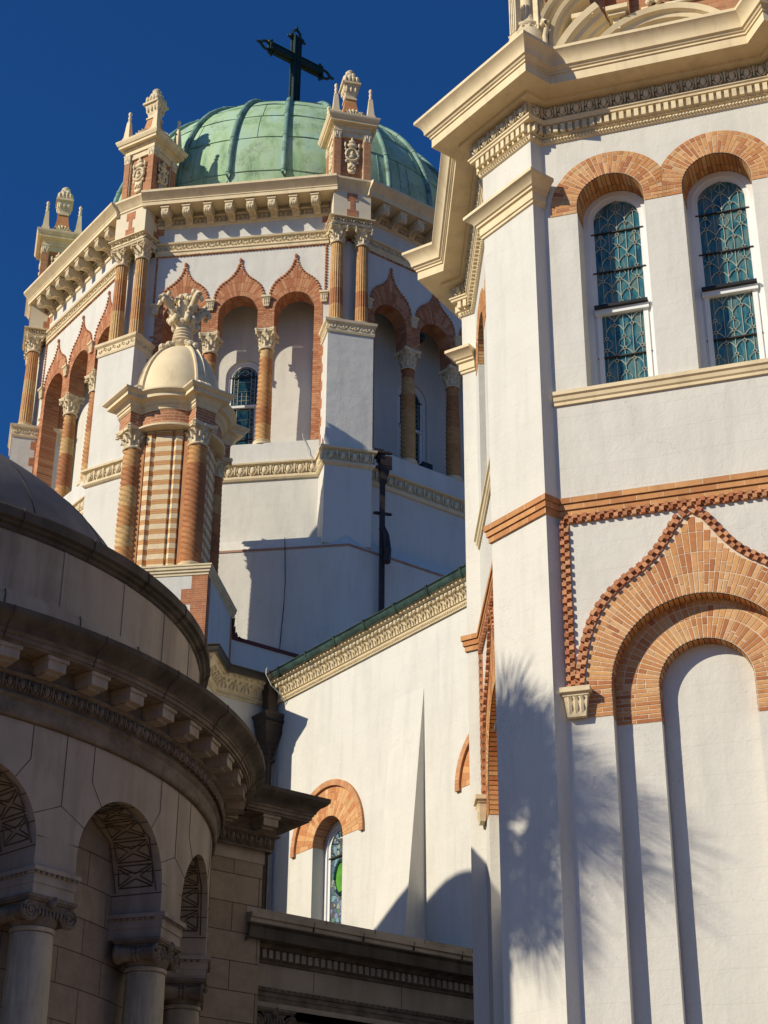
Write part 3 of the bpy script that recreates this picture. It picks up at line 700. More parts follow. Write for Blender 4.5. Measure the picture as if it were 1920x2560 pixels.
# backing of piers between arches
for c in (-SP / 2, SP / 2): mb.box(FD, c - (SP / 2 - RI) + .004, c + (SP / 2 - RI) - .004, AP - .5, AP - .002, 29.05, ZS, (.4, .2, .1))
for sgn in (-1, 1):
    # side brick pier below the springing, rusticated alternately long and short
    z = 25.24; i = 0
    while z < 29.05:
        wd = .24 + (.09 if i % 4 < 2 else 0) + random.uniform(0, .03); a, b = sorted((sgn * (SP + RI), sgn * (SP + RI + wd)))
        for (p, q) in ((a, (a + b) / 2 + random.uniform(-.05, .05)), ):
            mb.prism(FD, [(p + .003, z), (q - .003, z), (q - .003, z + .066), (p + .003, z + .066)], AP - .01, AP + .012, jit(random.choice(BR_D)))
            mb.prism(FD, [(q + .003, z), (b - .003, z), (b - .003, z + .066), (q + .003, z + .066)], AP - .01, AP + .012, jit(random.choice(BR_D)))
        vs = [FD.P(sgn * (SP + RI) - sgn * .006, nn, zz) for nn, zz in ((AP - .5, z), (AP + .012, z), (AP + .012, z + .066), (AP - .5, z + .066))]
        mb.add(vs, [(0, 1, 2, 3)], jit(random.choice(BR_D))); z += .072; i += 1
    # vertical chain at the side of the panel
    cube_chain(mb, FD, [(sgn * 2.52, 30.1), (sgn * 2.52, 31.8)] if sgn < 0 else [(2.57, 30.1), (2.57, 31.8)], AP, .05, 1, .045)
    for zz, hh, ww in ((32.33, .28, .38), (32.61, .26, .55)):
        a, b = sorted((sgn * 2.95, sgn * (2.95 - ww))); z = zz
        while z < zz + hh - .03: mb.prism(FD, [(a, z + .004), (b, z + .004), (b, z + .066), (a, z + .066)], AP - .01, AP + .01, jit(random.choice(BR_D))); z += .07
cube_chain(mb, FD, [(-2.5, 31.80), (2.5, 31.80)], AP, .05, 1, .05)
face_parts.append(mb.build('brick_arcade', M['brick'], drum))
# frieze, egg bands, cornice
mb = MB()
def bandprof(F, u0, u1, n, prof):
    """straight moulding on a frame; prof (off, z) bottom to top"""
    vs = [F.P(u, n + o_, z) for u in (u0, u1) for o_, z in prof]; m = len(prof)
    mb.add(vs, [(j, m + j, m + j + 1, j + 1) for j in range(m - 1)] + [tuple(range(m)), tuple(range(2 * m - 1, m - 1, -1))])
bandprof(FD, -2.62, 2.62, AP, [(0, 31.83), (.05, 31.83), (.05, 31.93), (.08, 31.95), (.08, 32.0), (.03, 32.02), (.03, 32.20), (.10, 32.22), (.12, 32.27), (0, 32.28)])
face_parts.append(mb.build('frieze', M['cream'], drum, smooth=30)); mb = MB()
bandprof(FD, -2.7, 2.7, AP, [(0, 32.84), (.04, 32.85), (.06, 32.92), (.06, 32.94), (.03, 32.96), (.03, 33.12), (.14, 33.14), (0, 33.15)])
face_parts.append(mb.build('cornice_bed', M['cream'], drum, smooth=30)); mb = MB()
bandprof(FD, -HW, HW, AP, [(0, 24.05), (.05, 24.05), (.08, 24.10), (.08, 24.16), (.03, 24.2), (.03, 24.48), (.13, 24.52), (.14, 24.56), (0, 24.6)])
face_parts.append(mb.build('string_course', M['cream'], drum, smooth=30))
mb = MB()
leaf_row(mb, FD, -2.6, 2.6, AP + .04, 32.11, .17, .17, .05)
face_parts.append(mb.build('frieze_foliage', M['cream_orn'], drum, smooth=40)); mb = MB()
egg_row(mb, FD, -2.66, 2.66, AP + .05, 33.04, .16, .145, .05)
face_parts.append(mb.build('egg_and_dart', M['cream_orn'], drum, smooth=40)); mb = MB()
egg_row(mb, FD, -2.5, 2.5, AP + .05, 24.34, .27, .335, .07)
face_parts.append(mb.build('string_course_eggs', M['cream_orn'], drum, smooth=40))
mb = MB()
bandprof(FD, -2.95, 2.95, AP, [(0, 33.15), (.04, 33.16), (.04, 33.29), (.66, 33.29), (.66, 33.40), (.68, 33.42), (.68, 33.45), (.72, 33.50), (.80, 33.58), (.86, 33.64), (.86, 33.72), (0.1, 33.78), (-1.0, 33.80)])
face_parts.append(mb.build('cornice', M['cream'], drum, smooth=30))
# bracket: scrolled modillion
mb = MB(); F0 = Frame((0, 0), 180)
for a, b in ((-.105, .105),):
    prof = [(0.0, -.36), (.05, -.37), (.10, -.34), (.13, -.28), (.20, -.25), (.34, -.27), (.44, -.33), (.52, -.34), (.57, -.29), (.58, -.20), (.56, -.06), (.56, 0), (0, 0)]
    vs = [F0.P(u, n, z) for u in (a, b) for n, z in prof]; m = len(prof)
    mb.add(vs, [tuple(range(m)), tuple(range(2 * m - 1, m - 1, -1))] + [(j, (j + 1) % m, m + (j + 1) % m, m + j) for j in range(m)])
mb.box(F0, -.13, .13, 0, .59, -.045, 0)
mb.ell(F0.P(0, .55, -.15), .075, .05, .06, 0, 8, 6)
for a in (-.06, 0, .06): mb.ell(F0.P(a, .55, -.26), .03, .05, .07, 0, 6, 5)
for i in range(3): mb.ell(F0.P(0, .10 + .08 * i, -.30 + .02 * i), .05, .05, .05, 0, 6, 4)
brk = mesh_of(mb.build('bracket', M['cream_orn'], None, smooth=40))
for i in range(8):
    u = -2.26 + i * (4.52 / 7); p = FD.P(u, AP + .03, 33.255)
    face_parts.append(inst('bracket', brk, drum, p, D1A + 180))
# columns of the arcade
shaft_s = mesh_of(shaft_mesh('column', .215, .175, 3.0, 'spiral', M['terracotta']))
cap_a = mesh_of(capital_mesh('capital', .19, .64, .30, M['cream_orn']))
base_a = mesh_of(base_mesh('base', .205, .18, M['cream']))
def column(parent, loc, shaft, H, capm, basem, az, zc=None, csc=(1, 1, 1), ssc=(1, 1, 1), bsc=(1, 1, 1), bh=.18):
    o = inst('column', shaft, parent, (loc[0], loc[1], loc[2] + bh), az, ssc)
    c = bpy.data.objects.new('capital', capm); COLL.objects.link(c); c.parent = o; c.matrix_basis = Matrix.Translation((0, 0, H / ssc[2] * 1.0)) @ Matrix.Diagonal((csc[0] / ssc[0], csc[1] / ssc[1], csc[2] / ssc[2], 1))
    b = bpy.data.objects.new('base', basem); COLL.objects.link(b); b.parent = o; b.matrix_basis = Matrix.Translation((0, 0, -bh / ssc[2])) @ Matrix.Diagonal((bsc[0] / ssc[0], bsc[1] / ssc[1], bsc[2] / ssc[2], 1))
    return o
for c in (-SP / 2, SP / 2):
    face_parts.append(column(drum, FD.P(c, AP - .25, 25.22), shaft_s, 3.0, cap_a, base_a, D1A))
# half columns against the side piers
for c in (-SP * 1.5 + .02, SP * 1.5 - .02): pass
# corbels under the ogees
mb = MB(); F0 = Frame((0, 0), 180)
mb.box(F0, -.14, .14, 0, .13, .29, .35); mb.box(F0, -.12, .12, 0, .10, .25, .29)
mb.taper(F0, 0, .045, 0, .25, .085, .11, None, .03, .045)
for u in (-.055, 0, .055): mb.tube([F0.P(u, .05, .02), F0.P(u, .085, .1), F0.P(u, .075, .18), F0.P(u, .10, .24)], .022, 5)
corb = mesh_of(mb.build('corbel', M['cream_orn'], None, smooth=40))
for c in (-SP * 1.5, -SP / 2, SP / 2, SP * 1.5 + .04): face_parts.append(inst('corbel', corb, drum, FD.P(c, AP + .005, 29.76), D1A + 180))

def arched_window(parent, F, c, r, zs, zb, n, glass, frame_w=.06, transom=None, lead=None, sub=True, bars=(), lr=.009, depth=.05):
    """white arched sash: frame mesh is the part; pane and leading are its sub-parts"""
    mb = MB(); seg = 22
    def ringp(q0, q1, n0, n1):
        L = [(c - q, zb, q) for q in ()]
        out0 = [(-1, zb)] + []
        for (qa, na, qb, nb) in ((q0, n0, q0, n1), (q0, n1, q1, n1), (q1, n1, q1, n0)):
            P0 = [(c - qa, zb)] + [(c + qa * cos(pi - pi * i / seg), zs + qa * sin(pi * i / seg)) for i in range(seg + 1)] + [(c + qa, zb)]
            P1 = [(c - qb, zb)] + [(c + qb * cos(pi - pi * i / seg), zs + qb * sin(pi * i / seg)) for i in range(seg + 1)] + [(c + qb, zb)]
            k = len(P0); mb.add([F.P(u, na, z) for u, z in P0] + [F.P(u, nb, z) for u, z in P1], [(i, i + 1, k + i + 1, k + i) for i in range(k - 1)])
    ringp(r + .01, r - frame_w, n - .02, n + depth); ringp(r - frame_w, r - frame_w * 1.9, n - .02, n + depth * .45)
    q = r - frame_w * 1.5
    if transom:
        mb.box(F, c - q - .02, c + q + .02, n - .02, n + depth + .03, transom - .075, transom)
        for sg in (-1, 1): mb.box(F, *sorted((c + sg * q, c + sg * (q - frame_w * .9))), n - .02, n + depth * .8, zb, transom - .07)
    fr = mb.build('window', M['frame'], parent, smooth=30)
    q = r - frame_w * 1.3
    mb = MB(); poly = [(c - q, zb), (c + q, zb)] + [(c + q * cos(pi * i / seg), zs + q * sin(pi * i / seg)) for i in range(seg + 1)]
    mb.add([F.P(u, n, z) for u, z in poly], [tuple(range(len(poly)))]); pane = mb.build('pane', glass, fr)
    if bars:
        mb = MB()
        for z, h in bars: mb.box(F, c - q, c + q, n + .0, n + .035, z - h / 2, z + h / 2)
        mb.build('saddle_bar', M['came_dark'], fr)
    if lead: lead(fr, F, c, q, zs, zb, n)
    return fr
def lead_small(fr, F, c, q, zs, zb, n):
    mb = MB()
    def ln(p, r_=.010): mb.tube([F.P(c + u, n + .012, z) for u, z in p], r_, 4)
    for u in (-q * .45, q * .45, -q * .72, q * .72): ln([(u, zb), (u, zs + sqrt(max(0, q * q - u * u)))])
    k = 22
    for rr in (q * .78, q * .5): ln([(rr * cos(pi * i / 16), zs + rr * sin(pi * i / 16)) for i in range(17)])
    ln([(q * .22 * cos(2 * pi * i / 16), zs + q * .42 + q * .2 * sin(2 * pi * i / 16)) for i in range(17)])
    z = zb + .1; i = 0
    while z < zs:
        for s_ in (-1, 1): ln([(s_ * (q * .58 + .06 * cos(2 * pi * j / 8)), z + .06 * sin(2 * pi * j / 8)) for j in range(9)], .008)
        if i % 2: ln([(-q * .45, z), (q * .45, z)], .008)
        z += .16; i += 1
    for zz in (27.45,):
        for s_ in (-.07, .07): ln([(s_, zz - .22), (s_, zz + .22)])
        for s_ in (-.03, .1): ln([(-.16, zz + s_), (.16, zz + s_)])
    mb.build('leading', M['came'], fr)
face_parts.append(arched_window(drum, FD, 0, .54, 28.18, 25.22, CORE - .12, M['dark_glass'], .085, 27.22, lead_small, bars=((28.2, .035), (27.24, .05), (26.1, .03))))
for ang in (45, -45): spin(face_parts, O, ang)

# ---- corner piers
PA = -149.0; FP = Frame(O, PA); RH = 8.86; PW = .655
pp = []
mb = MB(); mb.box(FP, -PW, PW, 7.0, RH, 21.7, 28.32); pp.append(mb.build('pedestal', M['stucco'], drum))
mb = MB()
def ress(prof, F, w_, n1, n0=7.2):
    path = [F.P(w_, n0, 0)[:2], F.P(w_, n1, 0)[:2], F.P(-w_, n1, 0)[:2], F.P(-w_, n0, 0)[:2]]
    mb.sweep(path, prof)
ress([(0, 28.28), (.03, 28.29), (.045, 28.36), (.03, 28.38), (.03, 28.56), (.09, 28.62), (.10, 28.70), (-.3, 28.72), (-.66, 28.72)], FP, PW, RH)
pp.append(mb.build('pedestal_cap', M['cream'], drum, smooth=30)); mb = MB()
ress([(0, 24.03), (.04, 24.05), (.08, 24.10), (.08, 24.16), (.02, 24.2), (.02, 24.48), (.12, 24.52), (.13, 24.58), (0, 24.62)], FP, PW, RH)
pp.append(mb.build('pedestal_band', M['cream'], drum, smooth=30))
mb = MB(); leaf_row(mb, FP, -PW, PW, RH + .03, 28.47, .16, .16, .03)
FPR = Frame(FP.P(PW, 0, 0)[:2], PA - 90); FPL = Frame(FP.P(-PW, 0, 0)[:2], PA + 90)
# right side face of pier: outward normal = t of FP
def side_frames(F, w_):
    r = Frame(F.P(w_, 0, 0)[:2], F.na - 90); l = Frame(F.P(-w_, 0, 0)[:2], F.na + 90)
    return r, l
SR, SL = side_frames(FP, PW)
# on SR: u runs right seen from outside = direction -n of FP; so n-coordinate q of FP is u=-q
leaf_row(mb, SR, -RH, -RH + 1.1, .03, 28.47, .16, .16, .03); leaf_row(mb, SL, RH - 1.1, RH, .03, 28.47, .16, .16, .03)
pp.append(mb.build('cap_foliage', M['cream_orn'], drum, smooth=40)); mb = MB()
egg_row(mb, FP, -PW, PW, RH + .04, 24.34, .27, .33, .07); egg_row(mb, SR, -RH, -RH + .9, .04, 24.34, .27, .33, .07); egg_row(mb, SL, RH - .9, RH, .04, 24.34, .27, .33, .07)
pp.append(mb.build('band_eggs', M['cream_orn'], drum, smooth=40))
# brick pier behind the paired columns
mb = MB(); mb.box(FP, -.62, .62, 7.0, 7.98, 28.3, 32.2); mb.box(FP, -.13, .13, 7.9, 8.22, 28.7, 32.1)
pp.append(mb.build('brick_pier', M['romanbrick'], drum))
# brick quoins on the pedestal's returns near the wall
mb = MB()
for F_, u0, s_ in ((SR, -7.98, 1), (SL, 7.98, -1)):
    z = 25.0; i = 0
    while z < 28.2:
        wd = .16 + (.14 if i % 8 < 4 else 0); a, b = sorted((u0 + s_ * .4, u0 - s_ * wd)); mb.box(F_, a, b, -.02, .006, z, z + .068); z += .0725; i += 1
pp.append(mb.build('brick_quoin', M['romanbrick'], drum))
shaft_f = mesh_of(shaft_mesh('column', .205, .175, 2.66, 'flute', M['terracotta']))
for u in (-.37, .37): pp.append(column(drum, FP.P(u, 8.52, 28.72), shaft_f, 2.66, cap_a, base_a, PA, csc=(.95, .95, .86), bh=.16, bsc=(1, 1, .9)))
mb = MB()
mb.box(FP, -.58, .58, 7.0, 8.80, 32.06, 32.10)
ress([(0, 32.07), (.0, 32.13), (.025, 32.14), (.025, 32.20), (-.02, 32.2), (-.02, 32.30), (.10, 32.33), (.10, 32.36), (-.1, 32.37)], FP, .58, 8.80)
pp.append(mb.build('entablature', M['cream'], drum, smooth=30))
mb = MB(); SR2, SL2 = side_frames(FP, .58)
leaf_row(mb, FP, -.6, .6, 8.83, 32.25, .13, .15, .05); leaf_row(mb, SR2, -8.8, -7.9, .03, 32.25, .13, .15, .05); leaf_row(mb, SL2, 7.9, 8.8, .03, 32.25, .13, .15, .05)
pp.append(mb.build('entablature_ornament', M['cream_orn'], drum, smooth=40))
mb = MB(); mb.box(FP, -.56, .56, 7.0, 8.76, 32.3, 33.42); pp.append(mb.build('attic_block', M['buff'], drum))
mb = MB()
for F_, nn, c in ((FP, 8.76, 0),):
    for z0, z1, w_ in ((33.02, 33.30, .16), (32.70, 33.02, .065), (32.40, 32.70, .16)): mb.box(F_, c - w_, c + w_, nn - .01, nn + .012, z0, z1)
SR3, SL3 = side_frames(FP, .56)
for F_, s_ in ((SR3, -1), (SL3, 1)):
    for z0, z1, w_ in ((33.02, 33.28, .42), (32.70, 33.02, .3), (32.40, 32.70, .42)): a, b = sorted((s_ * 7.6, s_ * (8.0 + w_ - .1))); mb.box(F_, a, b, -.01, .012, z0, z1)
pp.append(mb.build('brick_inlay', M['romanbrick'], drum))
mb = MB(); ress([(0, 33.36), (.03, 33.38), (.03, 33.44), (.07, 33.50), (.12, 33.60), (.19, 33.67), (.19, 33.74), (0, 33.80), (-.3, 33.82), (-.62, 33.82)], FP, .56, 8.76, 7.0)
pp.append(mb.build('attic_cornice', M['cream'], drum, smooth=30))
# pinnacle
CN = 8.08; HB = .56
mb = MB()
for a in (-1, 1):
    for b in (-1, 1):
        mb.box(FP, *sorted((a * HB, a * (HB - .20))), *sorted((CN + b * HB, CN + b * (HB - .20))), 33.8, 35.42)
mb.box(FP, -HB + .1, HB - .1, CN - HB + .1, CN + HB - .1, 33.8, 35.8)
pin = mb.build('pinnacle', M['brickwall'], drum); pp.append(pin)
mb = MB()
PIN = [Frame(FP.P(0, CN, 0)[:2], PA + 90 * k) for k in range(4)]
pc = [PIN[0].P(HB, HB, 0)[:2], PIN[0].P(-HB, HB, 0)[:2], PIN[0].P(-HB, -HB, 0)[:2], PIN[0].P(HB, -HB, 0)[:2]]
pc = [FP.P(HB, CN + HB, 0)[:2], FP.P(-HB, CN + HB, 0)[:2], FP.P(-HB, CN - HB, 0)[:2], FP.P(HB, CN - HB, 0)[:2]]
mb.sweep(pc, [(-.05, 35.72), (.0, 35.72), (.0, 35.86), (.05, 35.88), (.05, 35.93), (.16, 35.95), (.16, 36.04), (.19, 36.05), (.22, 36.12), (.24, 36.17), (.24, 36.21), (0, 36.25), (-.52, 36.27)], closed=True)
mb.build('cornice', M['cream'], pin, smooth=30)
mb = MB()
for F_ in PIN:
    dentils(mb, F_, -HB, HB, HB, HB + .045, 35.87, 35.93, .08, .55)
    for a in (-1, 1):   # small corner capitals
        mb.taper(F_, a * (HB - .10), HB - .09, 35.40, 35.72, .10, .12, None, .10, .12); mb.box(F_, a * (HB - .1) - .13, a * (HB - .1) + .13, HB - .2, HB + .035, 35.67, 35.72)
        for du_ in (-.06, 0, .06): mb.ell(F_.P(a * (HB - .10) + du_, HB + .015, 35.58 - abs(du_)), .03, .025, .09, 0, 6, 4)
    mb.box(F_, -HB + .2, HB - .2, HB - .1, HB - .04, 35.52, 35.72)
    for a in (-1, 1): mb.box(F_, a * (HB - .215) - .012, a * (HB - .215) + .012, HB - .12, HB - .03, 33.85, 35.5)
mb.build('pilaster_capital', M['cream_orn'], pin, smooth=40)
mb = MB()
for F_ in PIN:           # cartouche: ring with bust, crest above, tablet below
    NQ = HB - .10
    ax = atan2(F_.t[1], F_.t[0])
    ring = [F_.P(.19 * cos(t), NQ + .06, 34.86 + .22 * sin(t)) for t in [2 * pi * i / 16 for i in range(17)]]; mb.tube(ring, .045, 6)
    mb.ell(F_.P(0, NQ + .02, 34.86), .17, .05, .2, ax, 12, 6); mb.ell(F_.P(0, NQ + .08, 34.9), .06, .06, .09, ax, 8, 6); mb.ell(F_.P(0, NQ + .06, 34.78), .1, .05, .06, ax, 8, 6)
    mb.box(F_, -.13, .13, NQ, NQ + .05, 34.30, 34.62); mb.taper(F_, 0, NQ + .03, 34.18, 34.30, .09, .13, None, .02, .03)
    for i in range(7): mb.ell(F_.P(-.10 + .033 * i, NQ + .06, 34.36 + .05 * (i % 3)), .03, .03, .035, ax, 6, 4)
    mb.ell(F_.P(0, NQ + .06, 35.2), .17, .07, .09, ax, 10, 6); mb.ell(F_.P(0, NQ + .06, 35.34), .11, .06, .07, ax, 10, 6); mb.ell(F_.P(0, NQ + .05, 35.44), .04, .04, .08, ax, 8, 5)
    for a in (-1, 1): mb.ell(F_.P(a * .21, NQ + .05, 35.22), .045, .05, .11, ax, 8, 5); mb.ell(F_.P(a * .2, NQ + .05, 35.05), .035, .04, .05, ax, 8, 5); mb.ell(F_.P(a * .17, NQ + .04, 34.62), .05, .04, .06, ax, 8, 5)
mb.build('cartouche', M['cream_orn'], pin, smooth=True)
for a in (-1, 1):
    for b in (-1, 1):
        mb = MB(); u, n_ = a * (HB - .02), CN + b * (HB - .02)
        mb.taper(FP, u, n_, 36.24, 36.40, .135, .125); mb.taper(FP, u, n_, 36.40, 37.06, .105, .055)
        x, y, _ = FP.P(u, n_, 0)
        mb.lathe((x, y), [(.03, 37.05), (.062, 37.07), (.062, 37.11), (.035, 37.14), (.045, 37.2), (.058, 37.26), (.03, 37.31), (.055, 37.38), (.058, 37.43), (.03, 37.48), (0, 37.49)], 10)
        mb.build('obelisk', M['cream'], pin, smooth=40)
mb = MB()
for F_ in PIN:           # scallop shell pediment on each side
    for i in range(9):
        t0, t1 = pi * i / 9, pi * (i + 1) / 9; tm = (t0 + t1) / 2
        for (ta, tb, nz) in ((t0, tm, 1), (tm, t1, -1)):
            pts = [F_.P(.06 * cos(ta), HB - .02, 36.26 + .05 * sin(ta)), F_.P(.06 * cos(tb), HB - .02, 36.26 + .05 * sin(tb)),
                   F_.P(.34 * cos(tb), HB + (.03 if nz > 0 else -.05), 36.26 + .33 * sin(tb)), F_.P(.34 * cos(ta), HB + (-.05 if nz > 0 else .03), 36.26 + .33 * sin(ta))]
            back = [(x - F_.n[0] * .12, y - F_.n[1] * .12, z) for x, y, z in pts]
            mb.add(pts + back, [(0, 1, 2, 3), (3, 2, 6, 7), (4, 5, 6, 7)])
mb.build('scallop', M['cream_orn'], pin)
mb = MB(); mb.taper(FP, 0, CN, 36.25, 36.75, .36, .24); mb.taper(FP, 0, CN, 36.75, 37.30, .24, .155)
mb.build('finial_shaft', M['plain_terra'], pin)
mb = MB(); mb.taper(FP, 0, CN, 37.30, 37.36, .19, .19); mb.taper(FP, 0, CN, 37.36, 37.45, .15, .15); mb.taper(FP, 0, CN, 37.45, 37.86, .15, .24); mb.taper(FP, 0, CN, 37.86, 37.93, .29, .29); mb.taper(FP, 0, CN, 37.93, 37.98, .24, .24)
for F_ in PIN:
    for a in (-.14, 0, .14): mb.ell(F_.P(a, .2, 37.7), .05, .05, .13, 0, 6, 4)
    for a in (-.18, -.06, .06, .18): mb.ell(F_.P(a, .2, 38.08), .065, .07, .13, 0, 8, 5)
    mb.ell(F_.P(.08, .1, 38.28), .09, .09, .13, 0, 8, 5); mb.ell(F_.P(-.05, .12, 38.2), .08, .1, .14, 0, 8, 5)
x, y, _ = FP.P(0, CN, 0); mb.lathe((x, y), [(.2, 37.95), (.24, 38.05), (.2, 38.2), (.16, 38.3), (.14, 38.4), (.15, 38.48), (.09, 38.55), (0, 38.57)], 10)
mb.build('finial', M['cream_orn'], pin, smooth=40)
for ang in (45, -45, 90, -90, 135, 180, -135): spin(pp, O, ang)

# ---- dome
DC = (O[0] - .27, O[1] - .5); DZ, DR = 35.1, 6.53
mb = MB()
nseg = 96; prof = []
for i in range(0, 61): e = rad(-14 + (90 + 14) * i / 60); prof.append((DR * cos(e), DZ + DR * sin(e)))
mb.lathe(DC, prof, nseg); dome = mb.build('dome', M['copper'], drum, smooth=True)
seams = [2, 15.5, 27.5, 38.5, 48.5, 57.5, 65.5]
mb = MB()
for e in seams:
    q, z = (DR + .006) * cos(rad(e)), DZ + (DR + .006) * sin(rad(e)); tt = .02
    vs = []; fs = []; n = 192
    for i in range(n):
        a = 2 * pi * i / n; wob = .02 * sin(a * 12 + e) + .012 * sin(a * 31 + e * 3)
        for dq, dz in ((-.01, -tt), (.022, 0), (-.01, tt)): vs.append((DC[0] + (q + dq) * sin(a), DC[1] + (q + dq) * cos(a), z + dz + wob * .8))
    for i in range(n):
        for j in range(2): fs.append((i * 3 + j, ((i + 1) % n) * 3 + j, ((i + 1) % n) * 3 + j + 1, i * 3 + j + 1))
    mb.add(vs, fs)
mb.build('sheet_seam', M['copper_rib'], dome)
mb = MB()
for k in range(96):       # short vertical sheet joints, staggered by tier
    for t in range(len(seams) - 1):
        if random.random() < .22:
            a = rad(178 + 15 * (k // 4) + (k % 4) * 3.75 + random.uniform(-1, 1)); pts = []
            for i in range(5):
                e = rad(seams[t] + (seams[t + 1] - seams[t]) * i / 4); pts.append((DC[0] + (DR + .004) * cos(e) * sin(a), DC[1] + (DR + .004) * cos(e) * cos(a), DZ + (DR + .004) * sin(e)))
            mb.tube(pts, .010, 4)
mb.build('sheet_joint', M['copper_rib'], dome)
F0 = Frame((0, 0), 0)
mb = MB(); pts = [(0, DR * cos(rad(e)), DZ + DR * sin(rad(e))) for e in [-14 + i * 3.0 for i in range(33)]]
pts = [(x, y + .05 * cos(rad(-14 + i * 3.0)), z + .05 * sin(rad(-14 + i * 3.0))) for i, (x, y, z) in enumerate(pts)]
mb.tube(pts, .085, 10)
for e in seams[:-1]:
    y, z = (DR + .05) * cos(rad(e)), DZ + (DR + .05) * sin(rad(e))
    d = (-sin(rad(e)), cos(rad(e))); mb.tube([(0, y - d[0] * .025, z - d[1] * .025), (0, y + d[0] * .025, z + d[1] * .025)], .102, 10)
ribm = mesh_of(mb.build('rib', M['copper_rib'], None, smooth=50))
for k in range(24):
    o = bpy.data.objects.new('rib', ribm); COLL.objects.link(o); o.parent = dome
    o.matrix_basis = Matrix.Translation((DC[0], DC[1], 0)) @ Matrix.Rotation(-rad(178 + 15 * k), 4, 'Z')
# ---- cross: facing across the nave axis
FC = Frame(DC, 53.5 + 90)
mb = MB(); CT = 47.05; CM = 45.72; AL = 1.42; TW = .16
mb.lathe(DC, [(.9, 41.55), (.75, 41.75), (.45, 41.95), (.40, 42.4), (.5, 42.5), (.3, 42.65), (.26, 43.0)], 16)
mb.box(FC, -TW, TW, -.13, .13, 42.8, CT - .25); mb.box(FC, -AL + .25, AL - .25, -.125, .125, CM - TW, CM + TW)
for u in (-TW + .03, TW - .03, 0): mb.box(FC, u - .02, u + .02, -.16, .16, 42.9, CT - .3)
for z in (CM - TW + .03, CM + TW - .03): mb.box(FC, -AL + .3, AL - .3, -.155, .155, z - .02, z + .02)
def beads(u0, z0, u1, z1, k):
    for i in range(k):
        t = i / (k - 1); mb.ell(FC.P(u0 + (u1 - u0) * t, 0, z0 + (z1 - z0) * t), .03, .06, .03, 0, 6, 4)
for s_ in (-1, 1):
    beads(s_ * (TW + .02), 43.0, s_ * (TW + .02), CM - TW - .05, 26); beads(s_ * (TW + .02), CM + TW + .05, s_ * (TW + .02), CT - .35, 9)
    for z in (CM - TW - .02, CM + TW + .02): beads(s_ * (TW + .05), z, s_ * (AL - .3), z, 13)
def trefoil(F, u, z, du, dz):
    """open loop with tip and side leaves at the end of an arm pointing (du,dz)"""
    nu, nz = -dz, du
    def P(a, b): a, b = a * 1.12, b * 1.25; return F.P(u + du * a + nu * b, 0, z + dz * a + nz * b)
    mb.tube([P(.0, -.10), P(.10, -.15), P(.2, -.13), P(.3, -.05), P(.36, 0)], .055, 6); mb.tube([P(.0, .10), P(.10, .15), P(.2, .13), P(.3, .05), P(.36, 0)], .055, 6)
    mb.ell(P(.42, 0), .06, .06, .06, 0, 8, 5); mb.ell(P(.48, 0), .03, .03, .03, 0, 6, 4)
    for s_ in (-1, 1):
        mb.ell(P(-.02, s_ * .2), .09, .07, .09, 0, 8, 5); mb.ell(P(-.08, s_ * .29), .055, .05, .055, 0, 8, 5); mb.tube([P(-.18, s_ * .16), P(-.1, s_ * .25), P(0, s_ * .22)], .04, 5)
trefoil(FC, 0, CT - .25, 0, 1); trefoil(FC, AL - .25, CM, 1, 0); trefoil(FC, -AL + .25, CM, -1, 0)
mb.tube([FC.P(-.5, 0, 43.0), FC.P(-.35, 0, 42.95), FC.P(-.2, 0, 42.9)], .07, 6)
mb.build('cross', M['dark_bronze'], drum, smooth=40)
# downpipe between pier and right-hand face
pk = []
FT = Frame(O, 166.0)
mb = MB()
x0 = FT.P(.86, 8.75, 0)
def sq(F, u, n, z0, z1, h): mb.box(F, u - h, u + h, n - h, n + h, z0, z1)
sq(FT, .86, 8.70, 24.55, 24.75, .13); sq(FT, .93, 8.72, 24.42, 24.6, .10); sq(FT, 1.04, 8.76, 24.2, 24.5, .16); mb.taper(FT, 1.02, 8.78, 23.95, 24.25, .10, .14)
mb.taper(FT, .98, 8.84, 23.7, 24.0, .09, .09); sq(FT, .94, 8.9, 14.0, 23.75, .065)
for z in (24.15, 22.75, 24.62): 
    for s_ in (-1, 1): mb.ell(FT.P(.96 + s_ * .2, 8.86, z), .07, .05, .045, 0, 6, 4); mb.box(FT, .96 + s_ * .1 - .08, .96 + s_ * .1 + .08, 8.82, 8.9, z - .03, z + .03)
mb.tube([FT.P(.94, 8.9, 22.3), FT.P(1.02, 8.98, 22.05), FT.P(1.06, 9.05, 21.6), FT.P(1.02, 9.12, 21.2)], .10, 8)
mb.build('downpipe', M['pipe'], drum, smooth=30)
# thin conductor wire running down the wall
mb = MB(); wp = [(2.02, AP + .06, 25.42), (2.06, AP + .06, 25.25), (2.18, AP + .07, 24.95), (2.2, AP + .07, 24.8), (2.32, AP + .16, 24.5), (2.42, AP + .16, 24.2), (2.5, AP + .1, 24.0)]
mb.tube([FD.P(*p) for p in wp], .012, 4); tag(mb.build('cable', M['cable']), 'short pale cable hanging over the egg moulding beside the drum pedestal', 'cable'); mb = MB()
wp = [(1.78, 8.44, 21.9)] + [(1.78 + .05 * sin(z * 1.3), 8.43, z) for z in (21.6, 20.6, 19.9, 19.2, 18.4, 17.6, 17.0)]
mb.tube([FD.P(*p) for p in wp], .012, 4); tag(mb.build('conductor_wire', M['black']), 'thin dark conductor wire running down the sunlit wall of the domed drum', 'wire')

